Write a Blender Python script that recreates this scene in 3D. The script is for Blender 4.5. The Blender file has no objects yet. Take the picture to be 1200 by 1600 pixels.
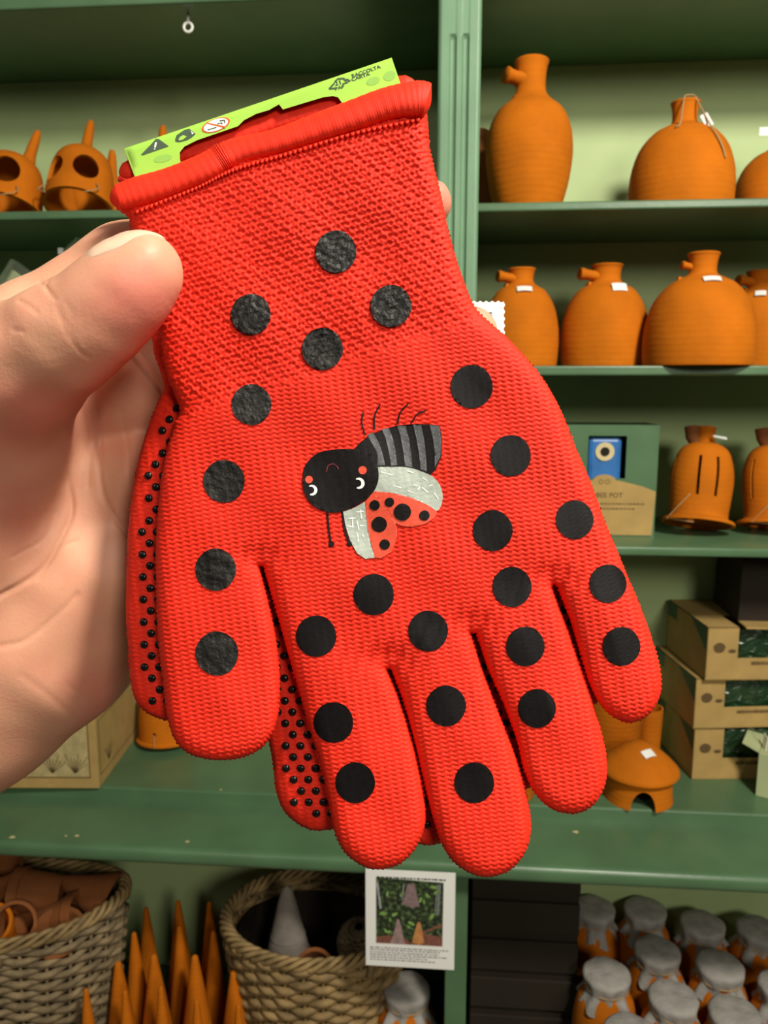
import bpy, bmesh, math, random
import numpy as np
from math import sin, cos, pi, atan, radians, sqrt
from mathutils import Vector, Matrix
from mathutils.geometry import delaunay_2d_cdt
from mathutils.kdtree import KDTree
random.seed(7); rng = np.random.default_rng(7)
SC = bpy.context.scene; COL = SC.collection

# ------------------------------------------------------------------ camera
FP = 1230.0; PITCH = atan(200/FP); YAW = radians(4.6); EYE = np.array([0., 0., 1.5])
CF = np.array([-sin(YAW)*cos(PITCH), cos(YAW)*cos(PITCH), -sin(PITCH)])
CR = np.array([cos(YAW), sin(YAW), 0.]); CU = np.cross(CR, CF)
cam = bpy.data.cameras.new('camera'); co = bpy.data.objects.new('camera', cam); COL.objects.link(co)
cam.sensor_fit = 'VERTICAL'; cam.sensor_height = 36; cam.sensor_width = 27; cam.lens = 36*FP/1600
cam.clip_start = .01; cam.clip_end = 50
co.matrix_world = Matrix(((CR[0], CU[0], -CF[0], 0), (CR[1], CU[1], -CF[1], 0), (CR[2], CU[2], -CF[2], 1.5), (0, 0, 0, 1)))
cam.dof.use_dof = True; cam.dof.focus_distance = .178; cam.dof.aperture_fstop = cam.lens/0.62
SC.camera = co
# ------------------------------------------------------------------ world, lamps, exposure
w = bpy.data.worlds.new('world'); SC.world = w; w.use_nodes = True
w.node_tree.nodes['Background'].inputs[0].default_value = (.9, .95, .85, 1)
w.node_tree.nodes['Background'].inputs[1].default_value = .045
SC.view_settings.view_transform = 'Standard'; SC.view_settings.look = 'None'
SC.view_settings.gamma = 1; SC.view_settings.use_curve_mapping = False
SC.view_settings.exposure = 0.0
def lamp(name, loc, aim, size, power, col):
    l = bpy.data.lights.new(name, 'AREA'); l.shape = 'DISK'; l.size = size; l.energy = power; l.color = col
    o = bpy.data.objects.new(name, l); COL.objects.link(o); o.location = loc
    o.rotation_euler = (Vector(aim)-Vector(loc)).to_track_quat('-Z', 'Y').to_euler(); return o
lamp('ceiling_lamp_far', (1.6, -2.6, 2.7), (.2, 1.4, 1.6), .9, 54, (1, .93, .8))
lamp('ceiling_lamp_left', (-1.3, -1.2, 2.7), (-.1, .8, 1.4), .4, 7, (1, .93, .82))
lamp('ceiling_lamp_near', (.85, -.27, 2.75), (.15, .9, 1.6), .32, 57, (1, .94, .82))

# ------------------------------------------------------------------ helpers
def ray(x, y): return CF + CR*(x-600)/FP - CU*(y-800)/FP
def onY(x, y, Y): d = ray(x, y); return EYE + d*Y/d[1]
def onZ(x, y, Z): d = ray(x, y); return EYE + d*(Z-1.5)/d[2]
def hold(x, y, D): return EYE + ray(x, y)*D                 # a point seen at pixel x, y, D metres along the view axis
GD = .18; U1 = GD/FP                                         # the held gloves: 0.18 m away, one pixel = U1 metres there
def GW(P):                                                   # P: (n,3) px, py, height towards the viewer in px units
    P = np.asarray(P, float).reshape(-1, 3)
    z = GD-P[:, 2:3]*U1
    return EYE + CF*z + CR*((P[:, 0:1]-600)/FP*z) - CU*((P[:, 1:2]-800)/FP*z)

def tag(o, label=None, cat=None, group=None, kind=None):
    if label: o['label'] = label
    if cat: o['category'] = cat
    if group: o['group'] = group
    if kind: o['kind'] = kind
    return o
def thing(name, label, cat, loc=(0, 0, 0), rz=0, group=None):
    o = bpy.data.objects.new(name, None); COL.objects.link(o); o.empty_display_size = .02
    o.location = Vector([float(c) for c in loc]); o.rotation_euler = (0, 0, rz); return tag(o, label, cat, group)
def mk(name, V, Fc, mat, parent=None, smooth=True, local=False, uv=None):
    V = np.asarray(V, dtype=np.float64).reshape(-1, 3)
    if parent is not None and not local:
        V = V - np.array(parent.location)
        if parent.parent: V = V - np.array(parent.parent.location)
    me = bpy.data.meshes.new(name)
    if isinstance(Fc, np.ndarray):
        n, k = Fc.shape
        me.vertices.add(len(V)); me.vertices.foreach_set('co', V.astype(np.float32).ravel())
        me.loops.add(n*k); me.loops.foreach_set('vertex_index', Fc.astype(np.int32).ravel())
        me.polygons.add(n); me.polygons.foreach_set('loop_start', np.arange(0, n*k, k, dtype=np.int32))
        me.update(calc_edges=True)
    else:
        me.from_pydata(V.tolist(), [], [list(map(int, f)) for f in Fc])
    me.validate()
    me.polygons.foreach_set('use_smooth', [bool(smooth)]*len(me.polygons))
    if uv is not None:
        uv = np.asarray(uv, np.float32); l = me.uv_layers.new(name='UVMap')
        idx = np.empty(len(me.loops), np.int32); me.loops.foreach_get('vertex_index', idx)
        l.data.foreach_set('uv', uv[idx].ravel())
    me.materials.append(mat)
    o = bpy.data.objects.new(name, me); COL.objects.link(o)
    if parent is not None: o.parent = parent
    return o
def bm_obj(name, bm, mat, parent=None, smooth=False, local=False):
    bm.normal_update()
    V = [tuple(v.co) for v in bm.verts]; bm.verts.index_update()
    Fc = [[v.index for v in f.verts] for f in bm.faces]; bm.free()
    return mk(name, V, Fc, mat, parent, smooth, local)
def box_bm(bm, x0, x1, y0, y1, z0, z1, bev=0, seg=2, M=None):
    vs = [bm.verts.new((x, y, z)) for x in (x0, x1) for y in (y0, y1) for z in (z0, z1)]
    fs = [(0, 1, 3, 2), (4, 6, 7, 5), (0, 4, 5, 1), (2, 3, 7, 6), (0, 2, 6, 4), (1, 5, 7, 3)]
    f = [bm.faces.new([vs[i] for i in q]) for q in fs]
    if M: bmesh.ops.transform(bm, matrix=M, verts=vs)
    if bev:
        es = set(e for q in f for e in q.edges)
        bmesh.ops.bevel(bm, geom=list(es), offset=bev, segments=seg, affect='EDGES', profile=.5)
def box(name, x0, x1, y0, y1, z0, z1, mat, parent=None, bev=.002, local=False, M=None, smooth=False):
    bm = bmesh.new(); box_bm(bm, x0, x1, y0, y1, z0, z1, bev, 2, M); return bm_obj(name, bm, mat, parent, smooth, local)
def lathe(prof, n=48, cx=0, cy=0, cz=0, wob=0, ph=0):
    V = []; Fc = []
    for i, (r, z) in enumerate(prof):
        for k in range(n):
            a = 2*pi*k/n; rr = max(r, 1e-5)*(1+wob*sin(2*a+ph)+wob*.6*sin(3*a+2*ph+z*20)); V.append((cx+rr*cos(a), cy+rr*sin(a), cz+z))
    for i in range(len(prof)-1):
        for k in range(n):
            a, b = i*n+k, i*n+(k+1) % n; Fc.append((a, b, b+n, a+n))
    return V, Fc
def closed_lathe(prof, n=48):       # closed profile ring (outer then inner): last joins first
    V, Fc = lathe(prof, n); m = len(prof)-1
    for k in range(n): a, b = m*n+k, m*n+(k+1) % n; Fc.append((a, b, (k+1) % n, k))
    return V, Fc
def spl(pts, n):                    # Catmull-Rom through points of any dimension, n samples
    P = np.asarray(pts, float); m = len(P)-1; Q = np.vstack([2*P[0]-P[1], P, 2*P[-1]-P[-2]]); out = []
    for t in np.linspace(0, m, n):
        i = min(int(t), m-1); f = t-i; a, b, c, d = Q[i:i+4]
        out.append(.5*((2*b)+(c-a)*f+(2*a-5*b+4*c-d)*f*f+(-a+3*b-3*c+d)*f**3))
    return np.array(out)
def tube(path, rad, n=8, cap=True, closed=False, flat=1.0, up=None):
    P = np.asarray(path, float); m = len(P); rad = np.broadcast_to(rad, (m,)); V = []; Fc = []
    T = np.gradient(P, axis=0) if not closed else np.roll(P, -1, 0)-np.roll(P, 1, 0)
    T /= np.linalg.norm(T, axis=1)[:, None]+1e-12
    ref = np.array(up if up is not None else (0, 0, 1.) if abs(T[0][2]) < .9 else (1., 0, 0)); N = None
    for i in range(m):
        N = ref-T[i]*(ref@T[i]) if N is None or up is not None else N-T[i]*(N@T[i])
        N = N/(np.linalg.norm(N)+1e-12); B = np.cross(T[i], N)
        for k in range(n): a = 2*pi*k/n; V.append(P[i]+rad[i]*(N*cos(a)*flat+B*sin(a)))
    for i in range(m if closed else m-1):
        for k in range(n):
            a, b = i*n+k, i*n+(k+1) % n; c = (i+1) % m*n; Fc.append((a, b, c+(k+1) % n, c+k))
    if cap and not closed: Fc.append(tuple(range(n))[::-1]); Fc.append(tuple((m-1)*n+k for k in range(n)))
    return V, Fc
def merge(*parts):
    V = []; Fc = []
    for v, f in parts:
        o = len(V); V += [tuple(p) for p in v]; Fc += [tuple(i+o for i in q) for q in f]
    return V, Fc
def xf(VF, M):
    return [tuple(M @ Vector([float(c) for c in v])) for v in VF[0]], VF[1]
def boolean(VF, cutters):           # real openings: subtract closed cutters from a closed solid
    a = bpy.data.meshes.new('solid'); a.from_pydata([tuple(v) for v in VF[0]], [], VF[1]); ao = bpy.data.objects.new('solid', a); COL.objects.link(ao); cs = []
    for m in [a]:
        b = bmesh.new(); b.from_mesh(m); bmesh.ops.remove_doubles(b, verts=b.verts, dist=1e-5); bmesh.ops.recalc_face_normals(b, faces=b.faces); b.to_mesh(m); b.free()
    for c in cutters:
        m = bpy.data.meshes.new('cut'); m.from_pydata([tuple(v) for v in c[0]], [], c[1])
        b = bmesh.new(); b.from_mesh(m); bmesh.ops.recalc_face_normals(b, faces=b.faces); b.to_mesh(m); b.free()
        o = bpy.data.objects.new('cut', m); COL.objects.link(o); cs.append(o)
        md = ao.modifiers.new('b', 'BOOLEAN'); md.operation = 'DIFFERENCE'; md.object = o; md.solver = 'EXACT'
    bpy.context.view_layer.update()
    r = bpy.data.meshes.new_from_object(ao.evaluated_get(bpy.context.evaluated_depsgraph_get()))
    out = [tuple(v.co) for v in r.vertices], [tuple(p.vertices) for p in r.polygons]
    for o in cs+[ao]: bpy.data.objects.remove(o)
    return out
def auto_smooth(o, ang=40):
    me = o.data; b = bmesh.new(); b.from_mesh(me)
    for e in b.edges:
        e.smooth = len(e.link_faces) != 2 or e.calc_face_angle(0) < radians(ang)
    for f in b.faces: f.smooth = True
    b.to_mesh(me); b.free(); return o
def cyl(r, p0, p1, n=24): return tube([p0, p1], r, n)
def dup(root, loc, rz=0, label=None, rot=None, scale=None):
    r = root.copy(); COL.objects.link(r); r.location = Vector([float(c) for c in loc]); r.rotation_euler = rot or (0, 0, rz)
    if scale: r.scale = scale
    if label: r['label'] = label
    for ch in list(root.children):
        c = ch.copy(); COL.objects.link(c); c.parent = r
        for g in ch.children:
            d = g.copy(); COL.objects.link(d); d.parent = c
    return r
def text2d(s, size=1.0, bold=0):
    c = bpy.data.curves.new('t', 'FONT'); c.body = s; c.size = size; c.offset = bold; c.resolution_u = 3; c.align_x = 'LEFT'
    o = bpy.data.objects.new('t', c); COL.objects.link(o); bpy.context.view_layer.update()
    m = bpy.data.meshes.new_from_object(o.evaluated_get(bpy.context.evaluated_depsgraph_get()))
    V = [(v.co.x, v.co.y) for v in m.vertices]; Fc = [tuple(p.vertices) for p in m.polygons]
    bpy.data.objects.remove(o); bpy.data.curves.remove(c); return V, Fc

# ------------------------------------------------------------------ materials
def mat(name, col, rough=.6, var=.12, vscale=8, bump=0, bscale=40, metal=0, spec=.5, alpha=None, trans=0, sss=0, wave=None, dist=.002, detail=4, col2=None, coat=0, ior=1.45, sheen=0):
    m = bpy.data.materials.new(name); m.use_nodes = True; nt = m.node_tree; N = nt.nodes; L = nt.links
    b = N['Principled BSDF']; tc = N.new('ShaderNodeTexCoord')
    no = N.new('ShaderNodeTexNoise'); no.inputs['Scale'].default_value = vscale; no.inputs['Detail'].default_value = detail
    L.new(tc.outputs['Object'], no.inputs['Vector'])
    rp = N.new('ShaderNodeValToRGB'); c = np.array(col); c2 = np.array(col2) if col2 is not None else c*(1+var)
    a = c*(1-var)
    rp.color_ramp.elements[0].position = .3; rp.color_ramp.elements[1].position = .7
    rp.color_ramp.elements[0].color = (*np.clip(a, 0, 1), 1); rp.color_ramp.elements[1].color = (*np.clip(c2, 0, 1), 1)
    L.new(no.outputs['Fac'], rp.inputs['Fac']); L.new(rp.outputs['Color'], b.inputs['Base Color'])
    b.inputs['Roughness'].default_value = rough; b.inputs['Metallic'].default_value = metal
    b.inputs['Specular IOR Level'].default_value = spec; b.inputs['IOR'].default_value = ior
    if trans: b.inputs['Transmission Weight'].default_value = trans
    if alpha is not None: b.inputs['Alpha'].default_value = alpha
    if coat: b.inputs['Coat Weight'].default_value = coat; b.inputs['Coat Roughness'].default_value = .1
    if sheen: b.inputs['Sheen Weight'].default_value = sheen; b.inputs['Sheen Roughness'].default_value = .5
    if sss:
        b.inputs['Subsurface Weight'].default_value = sss; b.inputs['Subsurface Radius'].default_value = (1, .35, .2); b.inputs['Subsurface Scale'].default_value = .004
    h = None
    if bump:
        n2 = N.new('ShaderNodeTexNoise'); n2.inputs['Scale'].default_value = bscale; n2.inputs['Detail'].default_value = 6
        L.new(tc.outputs['Object'], n2.inputs['Vector']); h = n2.outputs['Fac']
        if wave:
            wv = N.new('ShaderNodeTexWave'); wv.bands_direction = 'Z'; wv.inputs['Scale'].default_value = wave; wv.inputs['Distortion'].default_value = 2.5
            wv.inputs['Detail'].default_value = 2; L.new(tc.outputs['Object'], wv.inputs['Vector'])
            ad = N.new('ShaderNodeMath'); ad.operation = 'MULTIPLY_ADD'; L.new(wv.outputs['Fac'], ad.inputs[0]); ad.inputs[1].default_value = .5; L.new(h, ad.inputs[2]); h = ad.outputs[0]
        bp = N.new('ShaderNodeBump'); bp.inputs['Strength'].default_value = bump; bp.inputs['Distance'].default_value = dist
        L.new(h, bp.inputs['Height']); L.new(bp.outputs['Normal'], b.inputs['Normal'])
    return m
M = {}
M['shelf'] = mat('green_shelf_paint', (.080, .158, .076), .33, .13, 9, .25, 60, dist=.001)
M['wall'] = mat('pale_green_back_board', (.42, .54, .25), .6, .08, 4, .2, 40, dist=.001)
M['pil'] = mat('pilaster_paint', (.16, .29, .17), .42, .1, 9, .3, 70, dist=.001)
M['under'] = mat('shelf_underside_paint', (.07, .12, .055), .7, .15, 6, .2, 30, dist=.001)
M['clay'] = mat('terracotta', (.50, .132, .003), .85, .14, 14, .35, 90, wave=30, dist=.001, spec=.2)
M['clay2'] = mat('terracotta_shaded', (.22, .07, .015), .85, .2, 14, .4, 90, dist=.0015)  # darker terracotta, shade put into the colour for pots in dim spots
M['hole'] = mat('hole_shade', (.012, .008, .004), .9)
M['grayclay'] = mat('grey_fired_clay', (.22, .19, .16), .85, .25, 20, .4, 80)
M['kraft'] = mat('kraft_cardboard', (.40, .26, .085), .8, .1, 25, .2, 200, dist=.0005)
M['kraftd'] = mat('kraft_print_ink', (.10, .06, .02), .8)
M['greencard'] = mat('dark_green_card', (.045, .10, .05), .6)
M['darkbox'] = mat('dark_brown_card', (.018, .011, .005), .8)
M['paleg'] = mat('pale_green_card', (.42, .47, .25), .6)
M['white'] = mat('white_paper', (.82, .82, .78), .6, .03)
M['metalw'] = mat('white_lacquered_wire', (.8, .8, .75), .3, .05)
M['blue'] = mat('blue_glaze', (.03, .15, .42), .4, .15, 30)
M['cream'] = mat('cream_clay', (.62, .52, .28), .6)
M['string'] = mat('twine', (.40, .26, .11), .9)
M['cloth'] = mat('grey_white_cloth', (.33, .31, .28), .9, .18, 30, .6, 120, dist=.003)
M['wick'] = mat('wicker', (.25, .165, .065), .7, .45, 30, .4, 120, dist=.001)
M['wickd'] = mat('wicker_dark', (.20, .145, .075), .75, .5, 30, .4, 120, dist=.001)
M['bagdark'] = mat('black_plastic_lining', (.02, .016, .012), .25, .3, 20, .6, 30, dist=.01)
M['pouch'] = mat('glossy_green_pouch', (.012, .04, .014), .1, .2, 20, .8, 35, dist=.02, coat=1)
M['plastic'] = mat('clear_plastic', (.85, .9, .85), .1, .02, trans=.9, alpha=.35)
M['stone'] = mat('pale_pebbles', (.3, .31, .2), .7, .3, 60)
M['floor'] = mat('floor_tile', (.12, .09, .06), .6, .2, 3)
M['ink'] = mat('black_print', (.006, .0045, .005), .5, .25, 900, .3, 2500, dist=.0001, spec=.22)
M['inkc'] = mat('black_print_crackled', (.014, .013, .012), .45, .4, 260, 1.0, 420, dist=.0009, spec=.35)
M['silver'] = mat('silver_print', (.40, .45, .39), .35, .10, 400, .3, 900, dist=.0003)
M['strg'] = mat('grey_stripe_print', (.085, .09, .095), .4, .25, 500, .3, 900, dist=.0003)
M['coral'] = mat('coral_print', (.70, .075, .035), .5, .08, 400)
M['prw'] = mat('white_print', (.85, .87, .82), .5, .02)
M['maroon'] = mat('maroon_print', (.16, .02, .03), .5)
M['rubber'] = mat('black_rubber', (.008, .008, .008), .22, .2, 400, .3, 900, dist=.0003)
M['lime'] = mat('lime_card', (.36, .66, .085), .45, .06, 60)
M['limed'] = mat('lime_card_darker_print', (.27, .54, .09), .5, .05)
M['cardink'] = mat('grey_green_ink', (.06, .10, .06), .5)
M['cardin'] = mat('card_inside', (.33, .13, .055), .7)
M['orange'] = mat('orange_ring_print', (.62, .12, .02), .5)
M['nail'] = mat('nail_plate', (.80, .50, .36), .28, .05, 60, sss=.3)

def nodes_red():
    m = mat('red_knit_yarn', (.80, .024, .007), .65, .08, 60, .5, 4200, spec=.35, dist=.0002, sheen=.0); return m
M['red'] = nodes_red()
M['rib'] = mat('red_hem_thread', (.84, .030, .009), .6, .08, 300, .35, 5000, spec=.3, dist=.00015)
def skin_mat():
    m = bpy.data.materials.new('skin'); m.use_nodes = True; nt = m.node_tree; N = nt.nodes; L = nt.links; b = N['Principled BSDF']
    tc = N.new('ShaderNodeTexCoord')
    at = N.new('ShaderNodeAttribute'); at.attribute_name = 'blush'
    n1 = N.new('ShaderNodeTexNoise'); n1.inputs['Scale'].default_value = 90; n1.inputs['Detail'].default_value = 5; L.new(tc.outputs['Object'], n1.inputs['Vector'])
    ad = N.new('ShaderNodeMath'); ad.operation = 'MULTIPLY_ADD'; L.new(n1.outputs['Fac'], ad.inputs[0]); ad.inputs[1].default_value = .6; L.new(at.outputs['Fac'], ad.inputs[2])
    rp = N.new('ShaderNodeValToRGB'); e = rp.color_ramp.elements
    e[0].position = .15; e[0].color = (.68, .36, .225, 1); e[1].position = 1.1; e[1].color = (.66, .19, .14, 1)
    L.new(ad.outputs[0], rp.inputs['Fac']); L.new(rp.outputs['Color'], b.inputs['Base Color'])
    b.inputs['Roughness'].default_value = .5; b.inputs['Specular IOR Level'].default_value = .35
    b.inputs['Subsurface Weight'].default_value = .35; b.inputs['Subsurface Radius'].default_value = (1, .35, .2); b.inputs['Subsurface Scale'].default_value = .003
    n2 = N.new('ShaderNodeTexNoise'); n2.inputs['Scale'].default_value = 900; n2.inputs['Detail'].default_value = 4; L.new(tc.outputs['Object'], n2.inputs['Vector'])
    v = N.new('ShaderNodeTexVoronoi'); v.inputs['Scale'].default_value = 1400; L.new(tc.outputs['Object'], v.inputs['Vector'])
    a2 = N.new('ShaderNodeMath'); a2.operation = 'MULTIPLY_ADD'; L.new(v.outputs['Distance'], a2.inputs[0]); a2.inputs[1].default_value = .5; L.new(n2.outputs['Fac'], a2.inputs[2])
    bp = N.new('ShaderNodeBump'); bp.inputs['Strength'].default_value = .22; bp.inputs['Distance'].default_value = .0002
    L.new(a2.outputs[0], bp.inputs['Height']); L.new(bp.outputs['Normal'], b.inputs['Normal']); return m
M['skin'] = skin_mat()

# ================================================================== SETTING
YF, YB = 1.40, 1.72
Z0, Z1, Z2, Z3, ZC, ZL, ZB = 2.127, 1.801, 1.531, 1.215, .714, .69, .06
XL, XR = -1.45, 1.25
tag(box('floor', -3, 3, -4.5, 3, -.05, 0, M['floor'], bev=0), kind='structure')
tag(box('wall_back', -3, 3, YB+.03, YB+.13, 0, 3.0, M['wall'], bev=0), kind='structure')
cab = thing('shelf_cabinet', 'green painted wooden wall cabinet of open shelves with a fluted pilaster', 'shelving', (0, YF, 0))
box('back_panel', XL, XR, YB, YB+.02, ZB, 2.5, M['wall'], cab, 0)
for z, t in ((Z0+.028, .028), (Z1, .0145), (Z2, .0165), (Z3, .0165)):
    box('shelf', XL, XR, YF, YB, z-t, z, M['shelf'], cab, .003, smooth=False)
box('cornice', XL, XR, YF-.02, YF+.02, Z0+.03, Z0+.30, M['shelf'], cab, .004)
box('counter_top', XL, XR, YF, YB, ZC-.03, ZC, M['shelf'], cab, .004)
b = bmesh.new(); box_bm(b, XL, XR, 1.238, YB, ZL-.032, ZL, .012, 4); bm_obj('counter_ledge', b, M['shelf'], cab, True)
auto_smooth(cab.children[-1], 50)
box('bottom_board', XL, XR, 1.27, YB, ZB-.03, ZB, M['shelf'], cab, .003)
box('plinth', XL, XR, 1.30, 1.33, 0, ZB-.03, M['shelf'], cab, .002)
for x0, x1 in ((XL, XL+.03), (XR-.03, XR)):
    box('side_panel', x0, x1, YF+.001, YB, ZC, 2.5, M['shelf'], cab, .002)
    box('side_panel', x0, x1, 1.29, YB, ZB, ZL-.03, M['shelf'], cab, .002)
# pilaster with two routed flutes (real grooves)
def pilaster(x0, x1, y0, y1, z0, z1, fl0, fl1):
    w = x1-x0; n = 44; xs = np.linspace(x0, x1, n+1)
    def gx(x): 
        c = [(x0+w*.335), (x0+w*.64)]; d = min(abs(x-q) for q in c); r = w*.085
        e = min(x-x0, x1-x); return (.0065*sqrt(max(0, 1-(d/r)**2)) if d < r else 0) + (.004*(1-e/.004) if e < .004 else 0)*1.0
    zs = [z0, fl0] + [fl0+.008*k/4 for k in (1, 2, 3, 4)] + [fl1-.008*k/4 for k in (4, 3, 2, 1)] + [fl1, z1]
    fac = [0, 0, .4, .7, .9, 1, 1, .9, .7, .4, 0, 0]; V = []; Fc = []
    for z, f in zip(zs, fac):
        for x in xs:
            e = min(x-x0, x1-x); ed = (.004*(1-e/.004) if e < .004 else 0); V.append((x, y0+ed+f*(gx(x)-ed), z))
        V.append((x1, y1, z)); V.append((x0, y1, z))
    m = n+3
    for i in range(len(zs)-1):
        for k in range(m):
            a, b_ = i*m+k, i*m+(k+1) % m; Fc.append((a, b_, b_+m, a+m))
    Fc.append(tuple(range(m))[::-1]); Fc.append(tuple((len(zs)-1)*m+k for k in range(m))); return V, Fc
V, Fc = pilaster(-.0225, .046, YF-.022, YF+.005, ZC, 2.5, ZC+.08, onY(700, 62, YF)[2])
auto_smooth(mk('pilaster', V, Fc, M['pil'], cab), 35)
box('divider', -.012, .034, YF+.004, YB, ZC, 2.5, M['shelf'], cab, .001)
box('lower_divider', .008, .047, 1.285, YB, ZB, ZL-.03, M['shelf'], cab, .002)
for i, (px, py) in enumerate([(345, 1234), (120, 1306), (19, 1308), (103, 1306), (293, 1315), (900, 1300)]):   # chips of bare wood on the paint
    p = onZ(px, py, ZL if py > 1260 else ZC); p[2] += .0002
    r = .0018+.001*(i % 3); a = np.linspace(0, 2*pi, 9)[:-1]
    V = [(p[0]+r*1.8*cos(t)*(.7+.3*sin(3*t+i)), p[1]+r*sin(t), p[2]+dz) for dz in (-.001, .0003) for t in a]
    mk('paint_chip', V, [tuple(range(8, 16))]+[(k, (k+1) % 8, 8+(k+1) % 8, 8+k) for k in range(8)], M['cream'], cab, False)

# ================================================================== SHELF GOODS
def place(pl, pr_, pt, Y, zb, py=None):     # centre x, radius, height from the edges seen at depth Y
    py = py or (pt+60); a, b_ = onY(pl, py, Y), onY(pr_, py, Y); top = onY((pl+pr_)/2, pt, Y)
    return (a[0]+b_[0])/2, (b_[0]-a[0])/2*.985, top[2]-zb
def prof_jar(R, H, neck_r, neck_h, kind):
    P = []
    if kind == 'tall':
        pts = [(.70, 0), (.73, .01), (.83, .12), (.93, .28), (.99, .45), (1.0, .58), (.94, .74), (.76, .89), (.5, .975)]
    elif kind == 'squat':
        pts = [(.97, 0), (.985, .02), (1.0, .14), (1.0, .34), (.95, .55), (.82, .76), (.6, .92), (.42, .985)]
    else:
        pts = [(.93, 0), (.96, .02), (.985, .15), (1.0, .32), (.97, .52), (.86, .74), (.64, .92), (.44, .985)]
    hb = H-neck_h
    sp = spl([(r*R, z*hb) for r, z in pts], 34)
    P = [(0, 0)] + [tuple(p) for p in sp]
    t = P[-1]; nr = neck_r
    nk = spl([t, (nr*1.0, hb+neck_h*.14), (nr*.92, hb+neck_h*.45), (nr*1.0, hb+neck_h*.82), (nr*1.1, H-.002), (nr*1.06, H), (nr*.9, H-.001), (nr*.8, hb+neck_h*.4), (nr*.7, hb)], 30)
    return P+[tuple(p) for p in nk[1:]]+[(0, hb-.002)]
def sticker(parent, R, ang, z, w, h, tilt, mt=None, name='price_sticker', rz=0):
    a = radians(ang); n = Vector((cos(a)*cos(tilt), sin(a)*cos(tilt), sin(tilt))); c = Vector((R*cos(a), R*sin(a), z))
    tx = Vector((-sin(a), cos(a), 0)); ty = n.cross(tx); tx, ty = tx*cos(rz)+ty*sin(rz), ty*cos(rz)-tx*sin(rz); V = []
    for d in (0, .0012):
        for i in range(5):
            for j in (0, 1): 
                u = (i/4-.5)*w; V.append(tuple(c+tx*u+ty*((j-.5)*h)+n*(d-(u*u)/(2*max(R, .01))*.8)))
    Fc = [(i*2, i*2+1, i*2+3, i*2+2) for i in range(4)]+[(10+i*2, 12+i*2, 13+i*2, 11+i*2) for i in range(4)]
    Fc += [(i*2, i*2+2, 12+i*2, 10+i*2) for i in range(4)]+[(i*2+1, 11+i*2, 13+i*2, i*2+3) for i in range(4)]+[(0, 10, 11, 1), (8, 9, 19, 18)]
    return mk(name, V, Fc, mt or M['white'], parent, False, True)
def radat(t, z):                    # outer radius of a jar's body at height z
    me = t.children[0].data; return max([sqrt(v.co.x**2+v.co.y**2) for v in me.vertices if abs(v.co.z-z) < .0045] or [.02])
def jar(label, pl, pr_, pt, Y, zb, kind, nw, nh, perch=None, stick=None, group='bottle shaped clay bird nests', dk=M['clay'], py=None, tabs=()):
    cx, R, H = place(pl, pr_, pt, Y, zb, py)
    k = H/max(1, (pt and 1)); sc = R*2/(pr_-pl)                 # metres per pixel there
    t = thing('bird_nest_jar', label, 'jar', (cx, Y, zb), 0, group)
    V, Fc = lathe(prof_jar(R, H, nw*sc/2, nh*sc, kind), 56, wob=.004, ph=pl)
    mk('body', V, Fc, dk, t, True, True)
    hb = H-nh*sc
    if perch:       # a clay spout sticking out sideways from the neck
        ang, zz, ln, rr = perch; a = radians(ang); z = hb+nh*sc*zz; r0 = nw*sc/2
        p = [(r0*.6*cos(a), r0*.6*sin(a), z-.004), (( r0+ln*.5*sc)*cos(a), (r0+ln*.5*sc)*sin(a), z), ((r0+ln*sc)*cos(a), (r0+ln*sc)*sin(a), z+.001)]
        V, Fc = tube(spl(p, 8), np.array([1.1, .95, .85, .85, .9, 1.0, 1.05, .9])*rr*sc, 18, flat=.72)
        auto_smooth(mk('spout', V, Fc, dk, t, True, True), 50)
        p2 = [(R*.32*cos(a), R*.32*sin(a), hb*.955), (R*.46*cos(a), R*.46*sin(a), hb*.985)]
        auto_smooth(mk('lug', *tube(p2, [rr*.7*sc, rr*.5*sc], 12), dk, t, True, True), 50)
    if stick:
        ang, fz, fr, w, h, tl = stick; z = hb*fz; r1 = radat(t, z)
        dr = (radat(t, z+.003)-radat(t, z-.003))/.006; sticker(t, r1+.0008, ang, z, w*sc, h*sc*1.25, math.atan2(-dr, 1.0))
    return t, R, H, sc, hb
# --- top right shelf
jar('tall clay jar with a short side spout, leftmost on the top right shelf', 758, 896, 96, 1.50, Z1, 'tall', 50, 56, (200, .55, 20, 16), None, py=230)
t, R, H, sc, hb = jar('squat clay jar with twine looped over its neck, second on the top right shelf', 984, 1148, 160, 1.50, Z1, 'squat', 42, 38, None, None, py=260)
def on_body(a, z, e=.0022): q = radat(t, z)+e; return (q*cos(radians(a)), q*sin(radians(a)), z)
p = [on_body(-118, hb*.90), on_body(-112, hb*.955), on_body(-112, H-.004), (-.004, -.016, H+.006), (.010, -.014, H+.006), on_body(-62, H-.006), on_body(-62, hb*.965, .004), on_body(-64, hb*.88), on_body(-62, hb*.76), on_body(-58, hb*.62), on_body(-55, hb*.50)]
mk('twine', *tube(spl(p, 60), .0014, 6), M['string'], t, True, True)
q = on_body(-60, hb*.985, .006); box('price_tag', -.0065, .0065, 0, .0012, -.012, .013, M['white'], t, .0004, True, Matrix.Translation(q) @ Matrix.Rotation(-.45, 4, 'Y') @ Matrix.Rotation(-.3, 4, 'X'))
t, R, H, sc, hb = jar('clay jar with a white neck tag, rightmost on the top right shelf', 1150, 1290, 196, 1.56, Z1, 'squat', 40, 40, None, None, py=270)
box('price_tag', -.062, -.035, -.055, -.0538, hb+.012, hb+.026, M['white'], t, .0004, True)
mk('twine', *tube(spl([(-.012, -.020, H-.008), (-.025, -.04, hb+.03), (-.040, -.0545, hb+.026)], 10), .001, 5), M['string'], t, True, True)
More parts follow.
